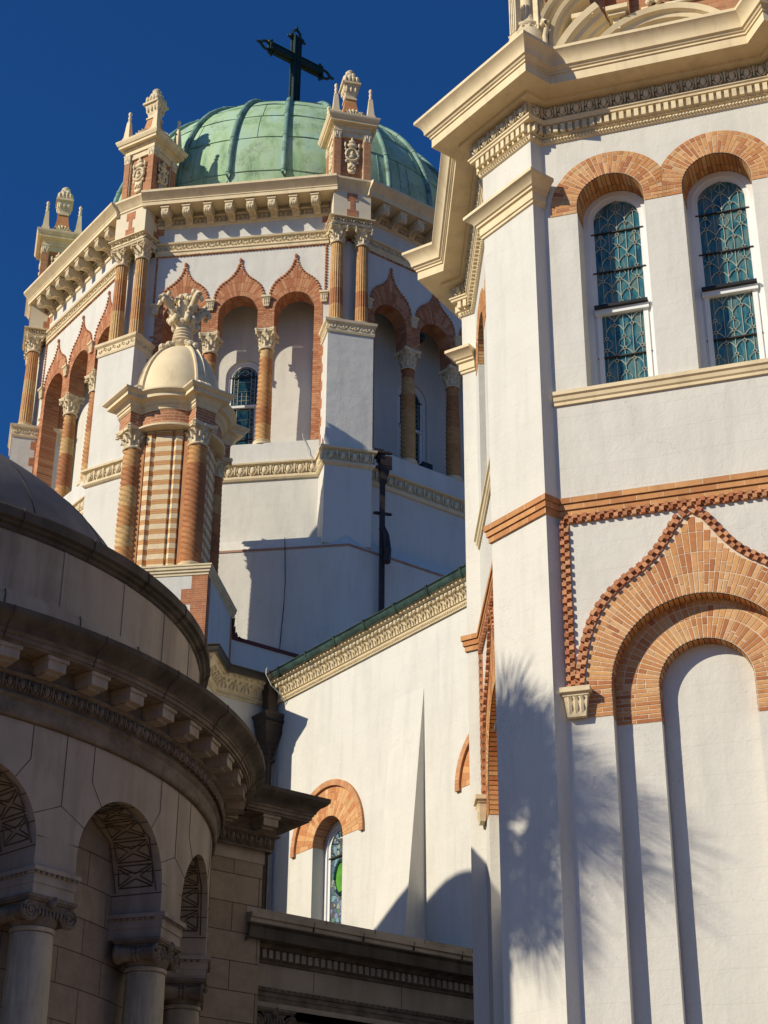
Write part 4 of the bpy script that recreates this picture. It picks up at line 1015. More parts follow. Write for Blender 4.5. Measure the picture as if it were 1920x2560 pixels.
# floodlight and loudspeaker resting on / fixed to the gallery
F3 = Frame(O, 143.5)
fl = MB(); fl.box(F3, -.42, -.1, 7.45, 7.62, 25.26, 25.44); fl.box(F3, -.44, -.08, 7.6, 7.66, 25.24, 25.46); fl.box(F3, -.3, -.22, 7.4, 7.5, 25.2, 25.3)
tag(fl.build('floodlight', M['black']), 'small black floodlight on the shaded gallery ledge of the domed drum', 'floodlight')

ls = MB(); ls.taper(F3, -.30, 7.3, 29.72, 29.98, .10, .14); ls.ell(F3.P(-.30, 7.42, 29.80), .12, .10, .12, 0, 10, 6); ls.box(F3, -.33, -.27, 7.25, 7.35, 29.95, 30.22)
tag(ls.build('loudspeaker', M['black'], smooth=40), 'round black loudspeaker fixed high under a shaded brick arch of the drum', 'loudspeaker')

# ================================================================= BELL TOWER
K_, J_, WJ, J2_, M0_ = (2.0129, 18.8931), (1.3897, 19.7201), (2.1840, 19.0220), (1.5608, 19.8490), (1.4448, 23.1706)
WL = 3.26; WC = WL / 2
FW = Frame(WJ, -162.0)                                   # window wall
tower = thing('bell_tower', 'tall white tower with paired stained glass windows and a heavy cream cornice', 'tower', (3.4, 21.5, 0))
def loc_of(F, p): dx, dy = p[0] - F.o[0], p[1] - F.o[1]; return dx * F.t[0] + dy * F.t[1], dx * F.n[0] + dy * F.n[1]
kl, jl, j2l = loc_of(FW, K_), loc_of(FW, J_), loc_of(FW, J2_)
K2 = FW.P(WL - kl[0], kl[1], 0)[:2]; JR = FW.P(WL - jl[0], jl[1], 0)[:2]; J2R = FW.P(WL - j2l[0], j2l[1], 0)[:2]; WE = FW.P(WL, 0, 0)[:2]
d1 = dirv(-57); M1_ = (M0_[0] + .24 * d1[0], M0_[1] + .24 * d1[1]); d2 = dirv(33); M2_ = (M1_[0] + 1.04 * d2[0], M1_[1] + 1.04 * d2[1])
d3 = dirv(123); M3_ = (M2_[0] + .24 * d3[0], M2_[1] + .24 * d3[1]); d4 = dirv(68); M4_ = (M3_[0] + 3.2 * d4[0], M3_[1] + 3.2 * d4[1])
d5 = dirv(-(-142) + 0); FR_ = Frame(J2R, 128.0); R1_ = FR_.P(3.26, 0, 0)[:2]
# outline, right to left seen from outside (outside on the left of travel)
OUT = [R1_, J2R, JR, K2, WE, WJ, K_, J_, J2_, M0_, M1_, M2_, M3_, M4_]
def quadwall(mb, a, b, z0, z1): mb.add([(a[0], a[1], z0), (b[0], b[1], z0), (b[0], b[1], z1), (a[0], a[1], z1)], [(0, 1, 2, 3)])
mb = MB()
for a, b in zip(OUT, OUT[1:] + OUT[:1]):
    if (a, b) in ((WE, WJ), (J2_, M0_)): continue
    quadwall(mb, a, b, 0, 18.55)
mb.add([(x, y, 18.5) for x, y in OUT], [tuple(range(len(OUT)))])
mb.build('wall', M['stucco'], tower)
w1 = []
NZ = 9.14; NR = 1.09
mb = MB()
wall_arches(mb, FW, 0, WL, 0, 11.45, 0, -.20, [(WC, NR, NZ, 0)], 40, jambs=False)
wall_arches(mb, FW, 0, WL, 11.45, 17.5, 0, -.3, [(.91, .46, 16.22, 13.28), (WL - .91, .46, 16.22, 13.28)], 28, jambs=False)
# stucco jambs below the brickwork
for c, r, zt, zb, n1_, n0_ in ((WC, NR, 8.79, 0, 0, -.20), (WC, .56, 8.75, 0, -.20, -.36), (.91, .46, 16.11, 13.28, 0, -.5), (WL - .91, .46, 16.11, 13.28, 0, -.5)):
    for sg in (-1, 1): mb.add([FW.P(c + sg * r, n_, z) for n_, z in ((n1_, zb), (n0_, zb), (n0_, zt), (n1_, zt))], [(0, 1, 2, 3)])
wall_arches(mb, FW, WC - NR - .05, WC + NR + .05, 0, 10.4, -.20, -.39, [(WC, .56, 9.17, 0)], 30, jambs=False)
mb.add([FW.P(WC - .7, -.39, 0), FW.P(WC + .7, -.39, 0), FW.P(WC + .7, -.39, 10), FW.P(WC - .7, -.39, 10)], [(0, 1, 2, 3)])
w1.append(mb.build('window_wall', M['stucco'], tower))
# window arches
mb = MB()
for c, um, un in ((.91, WC - .004, .01), (WL - .91, WL - .01, WC + .004)):
    brick_arch(mb, FW, c, 16.22, .46, lambda t: .83, 0, 16.11, .056, .011, BR, MORT, .008, .2, umax=um, umin=un)
    brick_soffit(mb, FW, c, .46, 16.22, 16.11, 0, -.5, .06, .007, BR)
    for i in range(6):      # brick lining backing
        pass
mb_clip = mb
w1.append(mb.build('window_arch', M['brick'], tower))
# blind ogee arch
OGT = smooth_tab([(0, 1.385), (15, 1.40), (26, 1.44), (38, 1.50), (46, 1.525), (56, 1.545), (67, 1.57), (73.5, 1.64), (78.6, 1.75), (81.5, 1.84), (84.8, 1.98), (87, 2.07), (90, 2.14)])
og_t = lambda t: interp(OGT, t if t <= 90 else 180 - t)
mb = MB()
brick_arch(mb, FW, WC, NZ, NR, og_t, 0, 8.80, 0.056, .013, BR, MORT, .008, .26, rings=[1.36, 1.63, 1.9])
brick_arch(mb, FW, WC, 9.17, .56, lambda t: 1.085, -.20, 8.74, 0.056, .013, BR, MORT, .008, .30, rings=[.83, .98])
brick_soffit(mb, FW, WC, NR, NZ, 8.79, 0, -.20, 0.066, .011, BR)
brick_soffit(mb, FW, WC, .56, 9.17, 8.75, -.20, -.39, 0.066, .011, BR)
w1.append(mb.build('ogee_arch', M['brick'], tower))
mb = MB()
L = []
for sg in (-1, 1):
    L = []
    if True:
        L.append((WC + sg * 1.405, 9.16)); 
        for i in range(0, 61): t = 90 * i / 60; q = og_t(t) + .015; L.append((WC + sg * q * cos(rad(t)), NZ + q * sin(rad(t))))
    L = [p for p in L if p[1] < 11.34]
    cube_chain(mb, FW, L if sg < 0 else L[::-1], 0, .056, 2, .055)
cube_chain(mb, FW, [(0.02, 11.37), (WL - .02, 11.37)], 0, .056, 2, .06)
cube_chain(mb, FW, [(.01, 11.36), (.01, 9.16)], 0, .056, 2, .055); cube_chain(mb, FW, [(WL - .01, 9.16), (WL - .01, 11.36)], 0, .056, 2, .055)
w1.append(mb.build('dogtooth_course', M['brick'], tower))
for u in (.125, WL - .125):
    w1.append(inst('corbel', corb, tower, FW.P(u, .002, 8.80), -162 + 180, (1.3, 1.2, 1.02)))
# sill
mb = MB(); mb.sweep([FW.P(WL - .01, 0, 0)[:2], FW.P(.01, 0, 0)[:2]], [(0, 13.09), (.03, 13.09), (.03, 13.13), (.05, 13.15), (.06, 13.20), (.085, 13.22), (.085, 13.275), (-.5, 13.285)])
w1.append(mb.build('sill', M['cream'], tower, smooth=30))
def lead_tower(fr, F, c, q, zs, zb, n):
    mb = MB(); N = n + .012
    def ln(p, r_=.0062): mb.tube([F.P(c + u, N, z) for u, z in p if (u * u + max(0, z - zs) ** 2) < q * q * 1.02 or z <= zs], r_, 4)
    def ring(u, z, r_=.019):
        mb.tube([F.P(c + u + r_ * cos(2 * pi * i / 10), N + .004, z + r_ * sin(2 * pi * i / 10)) for i in range(11)], .008, 4)
    cs, cc = (-.235, 0, .235), (-.118, .118)
    for u in (-q * .95, q * .95) + cs + cc: ln([(u, zb)] + [(u, zb + (zs + q - zb) * i / 24) for i in range(25)], .0045)
    jew = []; z = zb + .07; row = 0
    while z < zs + q * .85:
        k = row % 3
        for u in (cc if k == 0 else cs):
            if u * u + max(0, z - zs) ** 2 > (q * .88) ** 2: continue
            ring(u, z, .022); jew.append((u, z))
            for s_ in (-1, 1):
                if k == 0: pts = [(u + s_ * (.02 + .098 * t), z + .012 - .10 * t ** 2.2) for t in (0, .25, .5, .75, .9, 1)]; ln(pts, .008)
                elif k == 1: pts = [(u + s_ * (.02 + .098 * t), z - .012 - .11 * t ** 1.6) for t in (0, .25, .5, .75, .9, 1)]; ln(pts, .008)
                else: pts = [(u + s_ * (.02 + .06 * sin(pi * t)), z - .02 - .15 * t) for t in (0, .25, .5, .75, 1)]; ln(pts, .005)
        z += .185; row += 1
    mb.build('leading', M['came'], fr)
    mb = MB()
    for u, z in jew: mb.ell(F.P(c + u, N, z), .014, .006, .014, 0, 6, 4)
    mb.build('glass_jewel', M['black'], fr)
    mb = MB(); mb.box(F, c - .36, c + .36, n + .02, n + .13, 14.725, 14.765); mb.build('transom_ledge', M['black'], fr)
def lead2(fr, F, c, q, zs, zb, n): lead_tower(fr, F, c, q, zs, zb, n)
for c in (.91, WL - .91):
    w1.append(arched_window(tower, FW, c, .455, 16.20, 13.29, -.44, M['teal_glass'], .072, 14.72, lead2, bars=((16.0, .016), (15.35, .018), (13.98, .018), (13.31, .04)), depth=.05))
# copy the whole wall to the face on the left
def move_frame(objs, Fa, Fb):
    T_ = Matrix.Translation((*Fb.o, 0)) @ Matrix.Rotation(-rad(Fb.na - Fa.na), 4, 'Z') @ Matrix.Translation((-Fa.o[0], -Fa.o[1], 0)); out = []
    for o in objs:
        c = o.copy(); COLL.objects.link(c); c.matrix_basis = T_ @ o.matrix_basis; out.append(c)
        for ch in o.children: d = ch.copy(); COLL.objects.link(d); d.parent = c
    return out
FW2 = Frame(M0_, -92.0)
move_frame(w1, FW, FW2)
# capitals of the corner pilasters
for path in ([WJ, K_, J_, J2_], [M0_, M1_, M2_, M3_], [J2R, JR, K2, WE]):
    mb = MB(); mb.sweep(path, [(0, 16.27), (.025, 16.28), (.025, 16.32), (.045, 16.33), (.045, 16.455), (.075, 16.47), (.075, 16.505), (.10, 16.52), (.12, 16.56), (.19, 16.62), (.21, 16.63), (.21, 16.68), (-.05, 16.70)])
    mb.build('pilaster_capital', M['cream'], tower, smooth=30)
mb = MB()
for z0, o_ in ((11.468, .03), (11.55, .052), (11.6325, .074)):
    mb.sweep(OUT[1:-1], [(0, z0 + .004), (o_, z0 + .004), (o_, z0 + .079), (0, z0 + .079)])
bb = brick_uv('brick_band', (0.50, 0.22, 0.085), (0.64, 0.34, 0.14), (0.66, 0.50, 0.32), 0.33, 0.0825, 0.005)
mb.build('brick_band', bb, tower)
# entablature
mb = MB()
mb.sweep(OUT, [(0, 17.37), (.03, 17.38), (.045, 17.42), (.03, 17.46), (.06, 17.47), (.06, 17.63), (.125, 17.64), (.13, 17.67), (.15, 17.685), (.15, 17.71), (.09, 17.715), (.11, 17.93), (.235, 17.95), (.24, 18.0), (.52, 18.0), (.52, 18.15), (.54, 18.155), (.54, 18.19), (.56, 18.20), (.575, 18.23), (.60, 18.24), (.605, 18.30), (.63, 18.36), (.675, 18.42), (.71, 18.45), (.71, 18.50), (.2, 18.56)])
mb.build('cornice', M['cream'], tower, smooth=30)
mb = MB(); mo = MB()
for a, b in zip(OUT[1:-2], OUT[2:-1]):
    dx, dy = b[0] - a[0], b[1] - a[1]; Ls = sqrt(dx * dx + dy * dy); na = math.degrees(atan2(-dy, dx)); F_ = Frame(b, na)     # outward = left of travel
    F_ = Frame(b, math.degrees(atan2(-dy / Ls, dx / Ls)));
    dentils(mb, F_, -.03, Ls + .03, .055, .118, 17.495, 17.62, .105, .60)
    k = max(1, int(Ls / .045)); 
    for i in range(k): mb.ell(F_.P((i + .5) * Ls / k, .045, 17.415), .018, .03, .022, atan2(F_.t[1], F_.t[0]), 5, 3)
    egg_row(mo, F_, -.08 if Ls < 1.2 else .05, Ls + .08 if Ls < 1.2 else Ls - .05, .12, 17.825, .19, .20, .06)
mb.build('dentil_course', M['cream_orn'], tower, smooth=30); mo.build('egg_and_dart', M['cream_orn'], tower, smooth=True)
# belvedere storey above the cornice
bel = []
mb = MB(); mb.box(FW, -.2, WL + .2, -1.2, -.42, 18.5, 22.5); bel.append(mb.build('belvedere_wall', M['brickwall'], tower))
mb = MB()
def arch_mould(F, c, zc, radii, a0=0, a1=180, seg=40):
    """radii list of (r, n) across the moulding"""
    vs = []; m = len(radii)
    for i in range(seg + 1):
        t = rad(a0 + (a1 - a0) * i / seg)
        for r, n in radii: vs.append(F.P(c + r * cos(t), n, zc + r * sin(t)))
    mb.add(vs, [(i * m + j, (i + 1) * m + j, (i + 1) * m + j + 1, i * m + j + 1) for i in range(seg) for j in range(m - 1)])
arch_mould(FW, 1.78, 18.34, [(.98, -.42), (.98, -.22), (1.03, -.20), (1.05, -.14), (1.12, -.12), (1.14, -.06), (1.22, -.03), (1.24, -.42)])
arch_mould(FW, 1.78, 18.34, [(1.36, -.42), (1.36, -.12), (1.42, -.10), (1.46, -.02), (1.52, 0), (1.56, .08), (1.66, .10), (1.68, -.42)], 122, 178)
arch_mould(FW, 1.78, 18.34, [(.60, -.42), (.60, -.30), (.66, -.28), (.66, -.42)])
arch_mould(FW, 1.25, 19.20, [(.92, -.3), (.92, .02), (.97, .05), (.99, .10), (1.05, .12), (1.05, -.3)], 120, 190)
arch_mould(FW, 1.25, 19.20, [(1.12, -.3), (1.12, .06), (1.17, .09), (1.19, .14), (1.25, .16), (1.25, -.3)], 120, 190)
for u in (.62, 1.12): mb.box(FW, u, u + .10, -.42, -.06, 19.3, 19.5); mb.box(FW, u - .05, u + .2, -.42, .02, 19.5, 19.56); mb.box(FW, u - .08, u + .24, -.42, .07, 19.56, 19.64)
for i in range(5): mb.box(FW, .30 - i * .05, .62, -.42, .02 + i * .06, 20.05 + i * .07, 20.10 + i * .07)
bel.append(mb.build('archivolt', M['cream'], tower, smooth=30))
mb = MB(); mb.box(FW, .66, .98, -.42, -.22, 18.6, 22.4); mb.box(FW, 1.16, 1.34, -.42, -.28, 18.6, 22.4)
bel.append(mb.build('belvedere_pilaster', M['brickwall'], tower))
mb = MB()
for i in range(14): mb.ell(FW.P(1.62 + .07 * (i % 5) , -.36, 19.95 + .09 * (i // 3) + .04 * (i % 2)), .06, .05, .06, 0, 6, 4)
mb.box(FW, 1.5, 2.7, -.42, -.38, 19.85, 19.9); bel.append(mb.build('belvedere_panel', M['cream_orn'], tower, smooth=True))
# urn over the near corner pilaster
ux, uy = 2.07, 19.10
mb = MB(); FU = Frame((ux, uy), -127.0); UZ = -.50
mb.box(FU, -.30, .30, -.30, .30, 18.5, 18.72)
mb.lathe((ux, uy), [(r_, z + UZ) for r_, z in [(.34, 19.2), (.36, 19.26), (.30, 19.34), (.24, 19.40), (.20, 19.44), (.23, 19.50), (.28, 19.60), (.30, 19.74), (.29, 19.90), (.25, 20.0), (.27, 20.02), (.27, 20.06), (.20, 20.12), (.14, 20.22), (.11, 20.36), (.10, 20.6), (.15, 20.8), (.18, 21.0), (0, 21.3)]], 28)
for s_ in (-1, 1):
    mb.tube([FU.P(s_ * a_, 0, z + UZ) for a_, z in ((.25, 20.0), (.33, 20.06), (.39, 19.99), (.39, 19.86), (.35, 19.74), (.36, 19.60), (.34, 19.48))], .038, 8)
    mb.ell(FU.P(s_ * .30, 0, 19.98 + UZ), .05, .06, .05, 0, 8, 5); mb.ell(FU.P(s_ * .36, 0, 19.45 + UZ), .05, .06, .05, 0, 8, 5)
for i in range(16): a = 2 * pi * i / 16; mb.ell((ux + .33 * cos(a), uy + .33 * sin(a), 19.30 + UZ), .05, .05, .06, 0, 6, 4); mb.ell((ux + .27 * cos(a), uy + .27 * sin(a), 19.97 + UZ), .025, .025, .03, 0, 6, 4)
for k in range(4):
    F_ = Frame((ux, uy), -127.0 + 90 * k)
    for a_ in (-.06, -.02, .02, .06): mb.box(F_, a_ - .012, a_ + .012, .2, .30, 19.9 + UZ, 20.6 + UZ)
mb.build('urn', M['cream_orn'], tower, smooth=45)

# ================================================================= NAVE WING
N0 = (-2.3513, 33.9186)
FN = Frame(N0, -126.5); FX = Frame(N0, 143.5)
nave = thing('church_nave_wing', 'long sunlit white nave wall with one arched stained glass window and a sloping copper gutter', 'church', (0, 31, 0))
WU = 2.21
mb = MB(); wall_arches(mb, FN, 0, 14, 0, 15.0, 0, -.42, [(WU, .505, 11.25, 6.5), (WU + 5.17, .505, 11.25, 6.5)], 30)
mb.build('wall', M['stucco'], nave)
mb = MB(); mb.add([FN.P(u, n, 15.2) for u, n in ((0, .3), (14, .3), (14, -10), (0, -10))], [(0, 1, 2, 3)]); mb.build('roof', M['roof'], nave)
def nave_bits(c):
    mb = MB(); brick_arch(mb, FN, c, 11.25, .505, lambda t: 1.09, 0, 11.26, .075, .006, [(.64, .34, .15), (.58, .27, .115), (.70, .42, .20), (.52, .22, .09), (.66, .38, .18)], (.62, .42, .25), .008, .3)
    brick_arch(mb, FN, c, 11.25, 1.09, lambda t: 1.21, .05, 11.26, .075, .006, [(.62, .33, .16), (.56, .27, .13)], (.6, .4, .24), .008, .2)
    mb.add([FN.P(c + q * cos(pi * i / 40), n, 11.25 + q * sin(pi * i / 40)) for q in (1.09, 1.21) for n in (.0, .053) for i in range(41)],
           [(i, i + 1, 41 + i + 1, 41 + i) for i in range(40)] + [(82 + i, 82 + i + 1, 123 + i + 1, 123 + i) for i in range(40)], (.5, .25, .12))
    for sg in (-1, 1):
        a, b = sorted((c + sg * 1.09, c + sg * 1.21)); mb.box(FN, a, b, 0, .055, 11.2, 11.262, (.5, .25, .12))
    brick_soffit(mb, FN, c, .505, 11.25, 11.26, 0, -.42, .07, .007, BR_D)
    return mb.build('brick_arch', M['brick'], nave)
nb = [nave_bits(WU)]
def lead_nave(fr, F, c, q, zs, zb, n):
    mb = MB()
    for r_ in (q * .9,): mb.tube([F.P(c + r_ * cos(pi * i / 20), n + .012, zs + r_ * sin(pi * i / 20)) for i in range(21)], .012, 4)
    mb.tube([F.P(c - q * .9, n + .012, zb), F.P(c - q * .9, n + .012, zs)], .012, 4); mb.tube([F.P(c + q * .9, n + .012, zb), F.P(c + q * .9, n + .012, zs)], .012, 4)
    mb.tube([F.P(c + .19 * cos(2 * pi * i / 24), n + .02, 10.62 + .32 * sin(2 * pi * i / 24)) for i in range(25)], .035, 6)
    for i in range(7):
        t = pi * (i + .5) / 7; mb.tube([F.P(c + r_ * cos(t), n + .012, 11.27 + r_ * sin(t)) for r_ in (.12, .34)], .012, 4)
    mb.build('leading', M['dark_glass'], fr)
    mb = MB(); mb.add([F.P(c + .17 * cos(2 * pi * i / 24), n + .015, 10.62 + .30 * sin(2 * pi * i / 24)) for i in range(24)], [tuple(range(24))]); mb.build('green_medallion', M['green_glass'], fr)
    mb = MB(); mb.lathe(F.P(c, n, 0)[:2], [(0, 11.3), (.09, 11.36), (0, 11.42)], 12); mb.build('rosette', M['frame'], fr)
    mb = MB(); mb.box(F, c - q * 1.05, c + q * 1.05, n, n + .05, 9.52, 9.64); mb.build('lower_rail', M['wood'], fr)
nb.append(arched_window(nave, FN, WU, .50, 11.23, 6.6, -.34, M['mosaic'], .085, 9.5, lead_nave, bars=((11.05, .03),), depth=.06))
for o in nb:
    T_ = Matrix.Translation((5.17 * FN.t[0], 5.17 * FN.t[1], 0)); c = o.copy(); COLL.objects.link(c); c.matrix_basis = T_ @ o.matrix_basis
    for ch in o.children: d = ch.copy(); COLL.objects.link(d); d.parent = c
# battered buttress
mb = MB(); u0, u1 = 4.30, 5.24; nb_ = lambda z: max(0, (13.6 - z) * .095)
vs = [FN.P(u, n, z) for u in (u0, u1) for n, z in ((-.01, 13.6), (-.01, 0), (nb_(0), 0))]
mb.add(vs, [(0, 1, 2), (3, 5, 4), (0, 2, 5, 3)]); mb.build('buttress', M['stucco'], nave)
# transept return, its turning and the cornice
X1 = FX.P(-1.42, 0, 0)[:2]; dd = dirv(-171.5); X2 = (X1[0] + .85 * dd[0], X1[1] + .85 * dd[1]); de = dirv(-81.5); X3 = (X2[0] + 4 * de[0], X2[1] + 4 * de[1])
mb = MB()
for a, b in ((N0, X1), (X1, X2), (X2, X3)): quadwall(mb, a, b, 0, 15.0)
mb.build('transept_wall', M['stucco'], nave)
CP = [FN.P(14, 0, 0)[:2], N0, X1, X2, X3]
mb = MB(); mb.sweep(CP, [(0, 14.65), (.04, 14.65), (.05, 14.70), (.05, 14.75), (.08, 14.77), (.09, 14.83), (.13, 14.92), (.19, 14.96), (.21, 14.98), (.21, 15.02), (.23, 15.03), (.33, 15.07), (0, 15.12)])
mb.build('cornice', M['cream'], nave, smooth=30)
mb = MB()
for F_, L_ in ((FN, 14.0), (Frame(X1, 143.5), 1.42), (Frame(X2, 98.5), .85)):
    k = int(L_ / .05)
    for i in range(k): mb.ell(F_.P((i + .5) * L_ / k, .05, 14.70), .02, .03, .035, atan2(F_.t[1], F_.t[0]), 5, 3)
    k = int(L_ / .24)
    for i in range(k):
        u = (i + .5) * L_ / k
        mb.tube([F_.P(u - .09, .10, 14.79), F_.P(u - .09, .12, 14.85), F_.P(u - .04, .155, 14.91), F_.P(u + .04, .155, 14.91), F_.P(u + .09, .12, 14.85), F_.P(u + .09, .10, 14.79)], .014, 4)
        mb.tube([F_.P(u, .09, 14.79), F_.P(u, .14, 14.90)], .02, 5); mb.ell(F_.P(u, .20, 14.955), .03, .035, .03, 0, 6, 4); mb.ell(F_.P(u + .12, .19, 14.95), .025, .03, .04, 0, 6, 4)
        for a in (-.06, .06): mb.box(F_, u + a - .02, u + a + .02, .2, .29, 15.025, 15.075)
mb.build('cornice_ornament', M['cream_orn'], nave, smooth=40)
mb = MB(); gp = [(.24, 15.07), (.28, 15.05), (.33, 15.07), (.36, 15.11), (.37, 15.19), (.40, 15.21), (.37, 15.24), (.3, 15.24), (0, 15.27)]
mb.sweep([CP[0], FN.P(.62, 0, 0)[:2]], gp)
for i in range(14): mb.sweep([FN.P(i + .8 + .03, 0, 0)[:2], FN.P(i + .8 - .03, 0, 0)[:2]], [(o_ + .012, z - (.01 if z < 15.2 else -.01)) for o_, z in gp[:8]])
gu = mb.build('gutter', M['gutter'], nave, smooth=30)
mb = MB(); mb.sweep([FN.P(.62, 0, 0)[:2]] + CP[1:], [(o_, z) for o_, z in gp]); mb.build('gutter', M['gutter_dark'], nave, smooth=30)
# downpipe with hopper in the corner
mb = MB(); HX, HN = -.2, .27
for z0, z1, a, b in ((14.85, 15.3, .12, .14), (14.4, 14.85, .09, .12), (14.28, 14.36, .25, .27), (14.10, 14.28, .22, .24), (13.95, 14.10, .20, .21), (13.72, 13.95, .13, .20), (13.6, 13.72, .11, .12)): mb.taper(FX, HX, HN, z0, z1, a, b)
x, y, _ = FX.P(HX, HN, 0); mb.lathe((x, y), [(.085, 5), (.085, 13.4), (.10, 13.4), (.10, 13.5), (.12, 13.5), (.12, 13.6)], 14)
for i in range(7): mb.ell(FX.P(HX - .2 + .066 * i, HN + .24, 14.2), .03, .03, .04, 0, 6, 4)
for zz in (13.35, 12.0, 10.0): mb.box(FX, HX - .12, HX + .12, .1, .36, zz, zz + .04)
mb.build('downpipe', M['pipe'], nave, smooth=35)
mb = MB(); mb.tube([FX.P(*p) for p in ((-.42, .45, 15.32), (-.48, .52, 15.25), (-.50, .55, 15.12), (-.38, .58, 14.9), (-.2, .62, 14.75), (-.02, .6, 14.6), (.06, .5, 14.45), (.07, .42, 14.2), (.03, .36, 13.9), (-.02, .34, 13.6), (-.05, .34, 13.0), (-.06, .34, 9.0), (-.03, .35, 8.0))], .012, 5)
tag(mb.build('cable', M['cable']), 'pale looping cable beside the dark downpipe in the wall corner', 'cable')

# ================================================================= CORNER TURRET
T = (-5.315, 37.828)
tur = thing('corner_turret', 'small domed turret with spiral terracotta columns and striped shaft, topped by a leafy stone finial', 'turret', (T[0], T[1], 15.3))
FT1 = Frame(T, -171.5); FTR = Frame(T, 98.5)
mb = MB(); mb.box(FT1, -1.40, 1.40, -1.35, 1.28, 12, 18.98); mb.build('plinth', M['stucco'], tur)
mb = MB(); mb.box(FT1, 1.02, 1.405, 1.0, 1.285, 12, 18.98); z = 12.3; i = 0
while z < 18.9:
    if i % 2 == 0: mb.box(FT1, .78, 1.1, 1.1, 1.2838, z, z + .40)
    z += .42; i += 1
mb.box(FT1, 1.1, 1.4035, -1.355, -1.12, 12, 18.98)
mb.build('brick_quoin', M['romanbrick'], tur)
mb = MB(); mb.sweep([FT1.P(1.4, -1.35, 0)[:2], FT1.P(1.4, 1.28, 0)[:2], FT1.P(-1.4, 1.28, 0)[:2], FT1.P(-1.4, -1.35, 0)[:2]], [(0, 18.92), (.02, 18.93), (.02, 18.99), (.05, 19.0), (.05, 19.06), (.08, 19.07), (.08, 19.13), (.10, 19.14), (.10, 19.18), (-.3, 19.2), (-1.4, 19.2)])
mb.build('plinth_cap', M['cream'], tur, smooth=30)
# shaft: square core with chamfered striped strips
mb = MB()
for F_ in (FT1, FTR, Frame(T, 8.5), Frame(T, -81.5)):
    mb.prism(F_, [(-.13, 19.2), (.25, 19.2), (.25, 23.1), (-.13, 23.1)], .5, .98) if False else None
    vs = [F_.P(u, n, z) for z in (19.2, 23.1) for u, n in ((-.50, .78), (-.46, .96), (-.32, 1.0), (-.24, .93), (-.22, .93), (-.20, .99), (.20, .99), (.22, .93), (.24, .93), (.32, 1.0), (.46, .96), (.50, .78))]
    mb.add(vs, [(i, i + 1, 13 + i, 12 + i) for i in range(11)])
mb.build('striped_shaft', M['stripes'], tur)
mb = MB()
for F_ in (FT1, FTR, Frame(T, 8.5), Frame(T, -81.5)):
    mb.box(F_, -.80, .80, .3, .80, 19.2, 23.15); mb.box(F_, .50, .62, .7, .92, 19.2, 23.1); mb.box(F_, -.62, -.50, .7, .92, 19.2, 23.1)
mb.build('terracotta_strip', M['plain_terra'], tur)
CT4 = [-126.5, 143.5, 53.5, -36.5]; CR = 1.17
shaft_t = mesh_of(shaft_mesh('column', .245, .225, 3.22, 'spiral', M['terracotta']))
for a in CT4:
    d = dirv(a); column(tur, (T[0] + CR * d[0], T[1] + CR * d[1], 19.2), shaft_t, 3.22, cap_a, base_a, a + 45 if False else a, csc=(1.18, 1.18, .9), bsc=(1.2, 1.2, 1.2), bh=.22)
mb = MB(); mb.lathe(T, [(.9, 23.12), (1.24, 23.12), (1.27, 23.14), (1.27, 23.19), (1.23, 23.22), (1.18, 23.24)], 64); mb.lathe(T, [(1.17, 23.62), (1.19, 23.64), (1.19, 23.70), (1.22, 23.72), (1.22, 23.76), (1.30, 23.86), (1.42, 23.88), (1.42, 23.97), (1.46, 23.99), (1.52, 24.04), (1.52, 24.08), (1.2, 24.14), (1.16, 24.16), (1.16, 24.2), (1.12, 24.24), (.9, 24.25)], 64)
for a in CT4:        # entablature blocks over the columns
    F_ = Frame(T, a); P_ = [F_.P(.30, 1.1, 0)[:2], F_.P(.30, 1.48, 0)[:2], F_.P(-.30, 1.48, 0)[:2], F_.P(-.30, 1.1, 0)[:2]]
    mb.sweep(P_, [(0, 23.12), (.0, 23.2), (-.02, 23.22)]); mb.sweep(P_, [(0, 23.62), (.02, 23.64), (.02, 23.70), (.05, 23.72), (.05, 23.76), (.12, 23.86), (.24, 23.88), (.24, 23.97), (.28, 23.99), (.34, 24.04), (.34, 24.08), (0, 24.14), (-.3, 24.15)])
    mb.box(F_, -.295, .295, .9, 1.475, 23.125, 23.22); mb.box(F_, -.295, .295, .9, 1.475, 23.6, 23.9)
mb.build('entablature', M['cream'], tur, smooth=30)
mb = MB(); mb.cyl = (T[0], T[1], 1.17); mb.lathe(T, [(1.17, 23.2), (1.17, 23.66)], 64)
for a in CT4: mb.box(Frame(T, a), -.28, .28, .9, 1.46, 23.2, 23.64)
mb.build('brick_drum', brick_uv('turret_brick', (0.42, 0.17, 0.08), (0.50, 0.22, 0.10), (0.62, 0.45, 0.3), 0.30, 0.085, 0.008), tur)
mb = MB()
for i in range(96): a = 2 * pi * i / 96; mb.ell((T[0] + 1.23 * sin(a), T[1] + 1.23 * cos(a), 23.79), .022, .022, .045, 0, 5, 3)
for a in CT4:
    F_ = Frame(T, a)
    for u in [-.27 + .06 * j for j in range(10)]: mb.ell(F_.P(u, 1.53, 23.79), .02, .02, .045, 0, 5, 3)
mb.build('bead_course', M['cream_orn'], tur, smooth=True)
DA, DB, DZ0 = 1.12, 1.98, 24.15
mb = MB(); mb.lathe(T, [(DA * cos(rad(e)), DZ0 + DB * sin(rad(e))) for e in range(0, 91, 5)], 64); cup = mb.build('cupola', M['cream'], tur, smooth=True)
mb = MB()
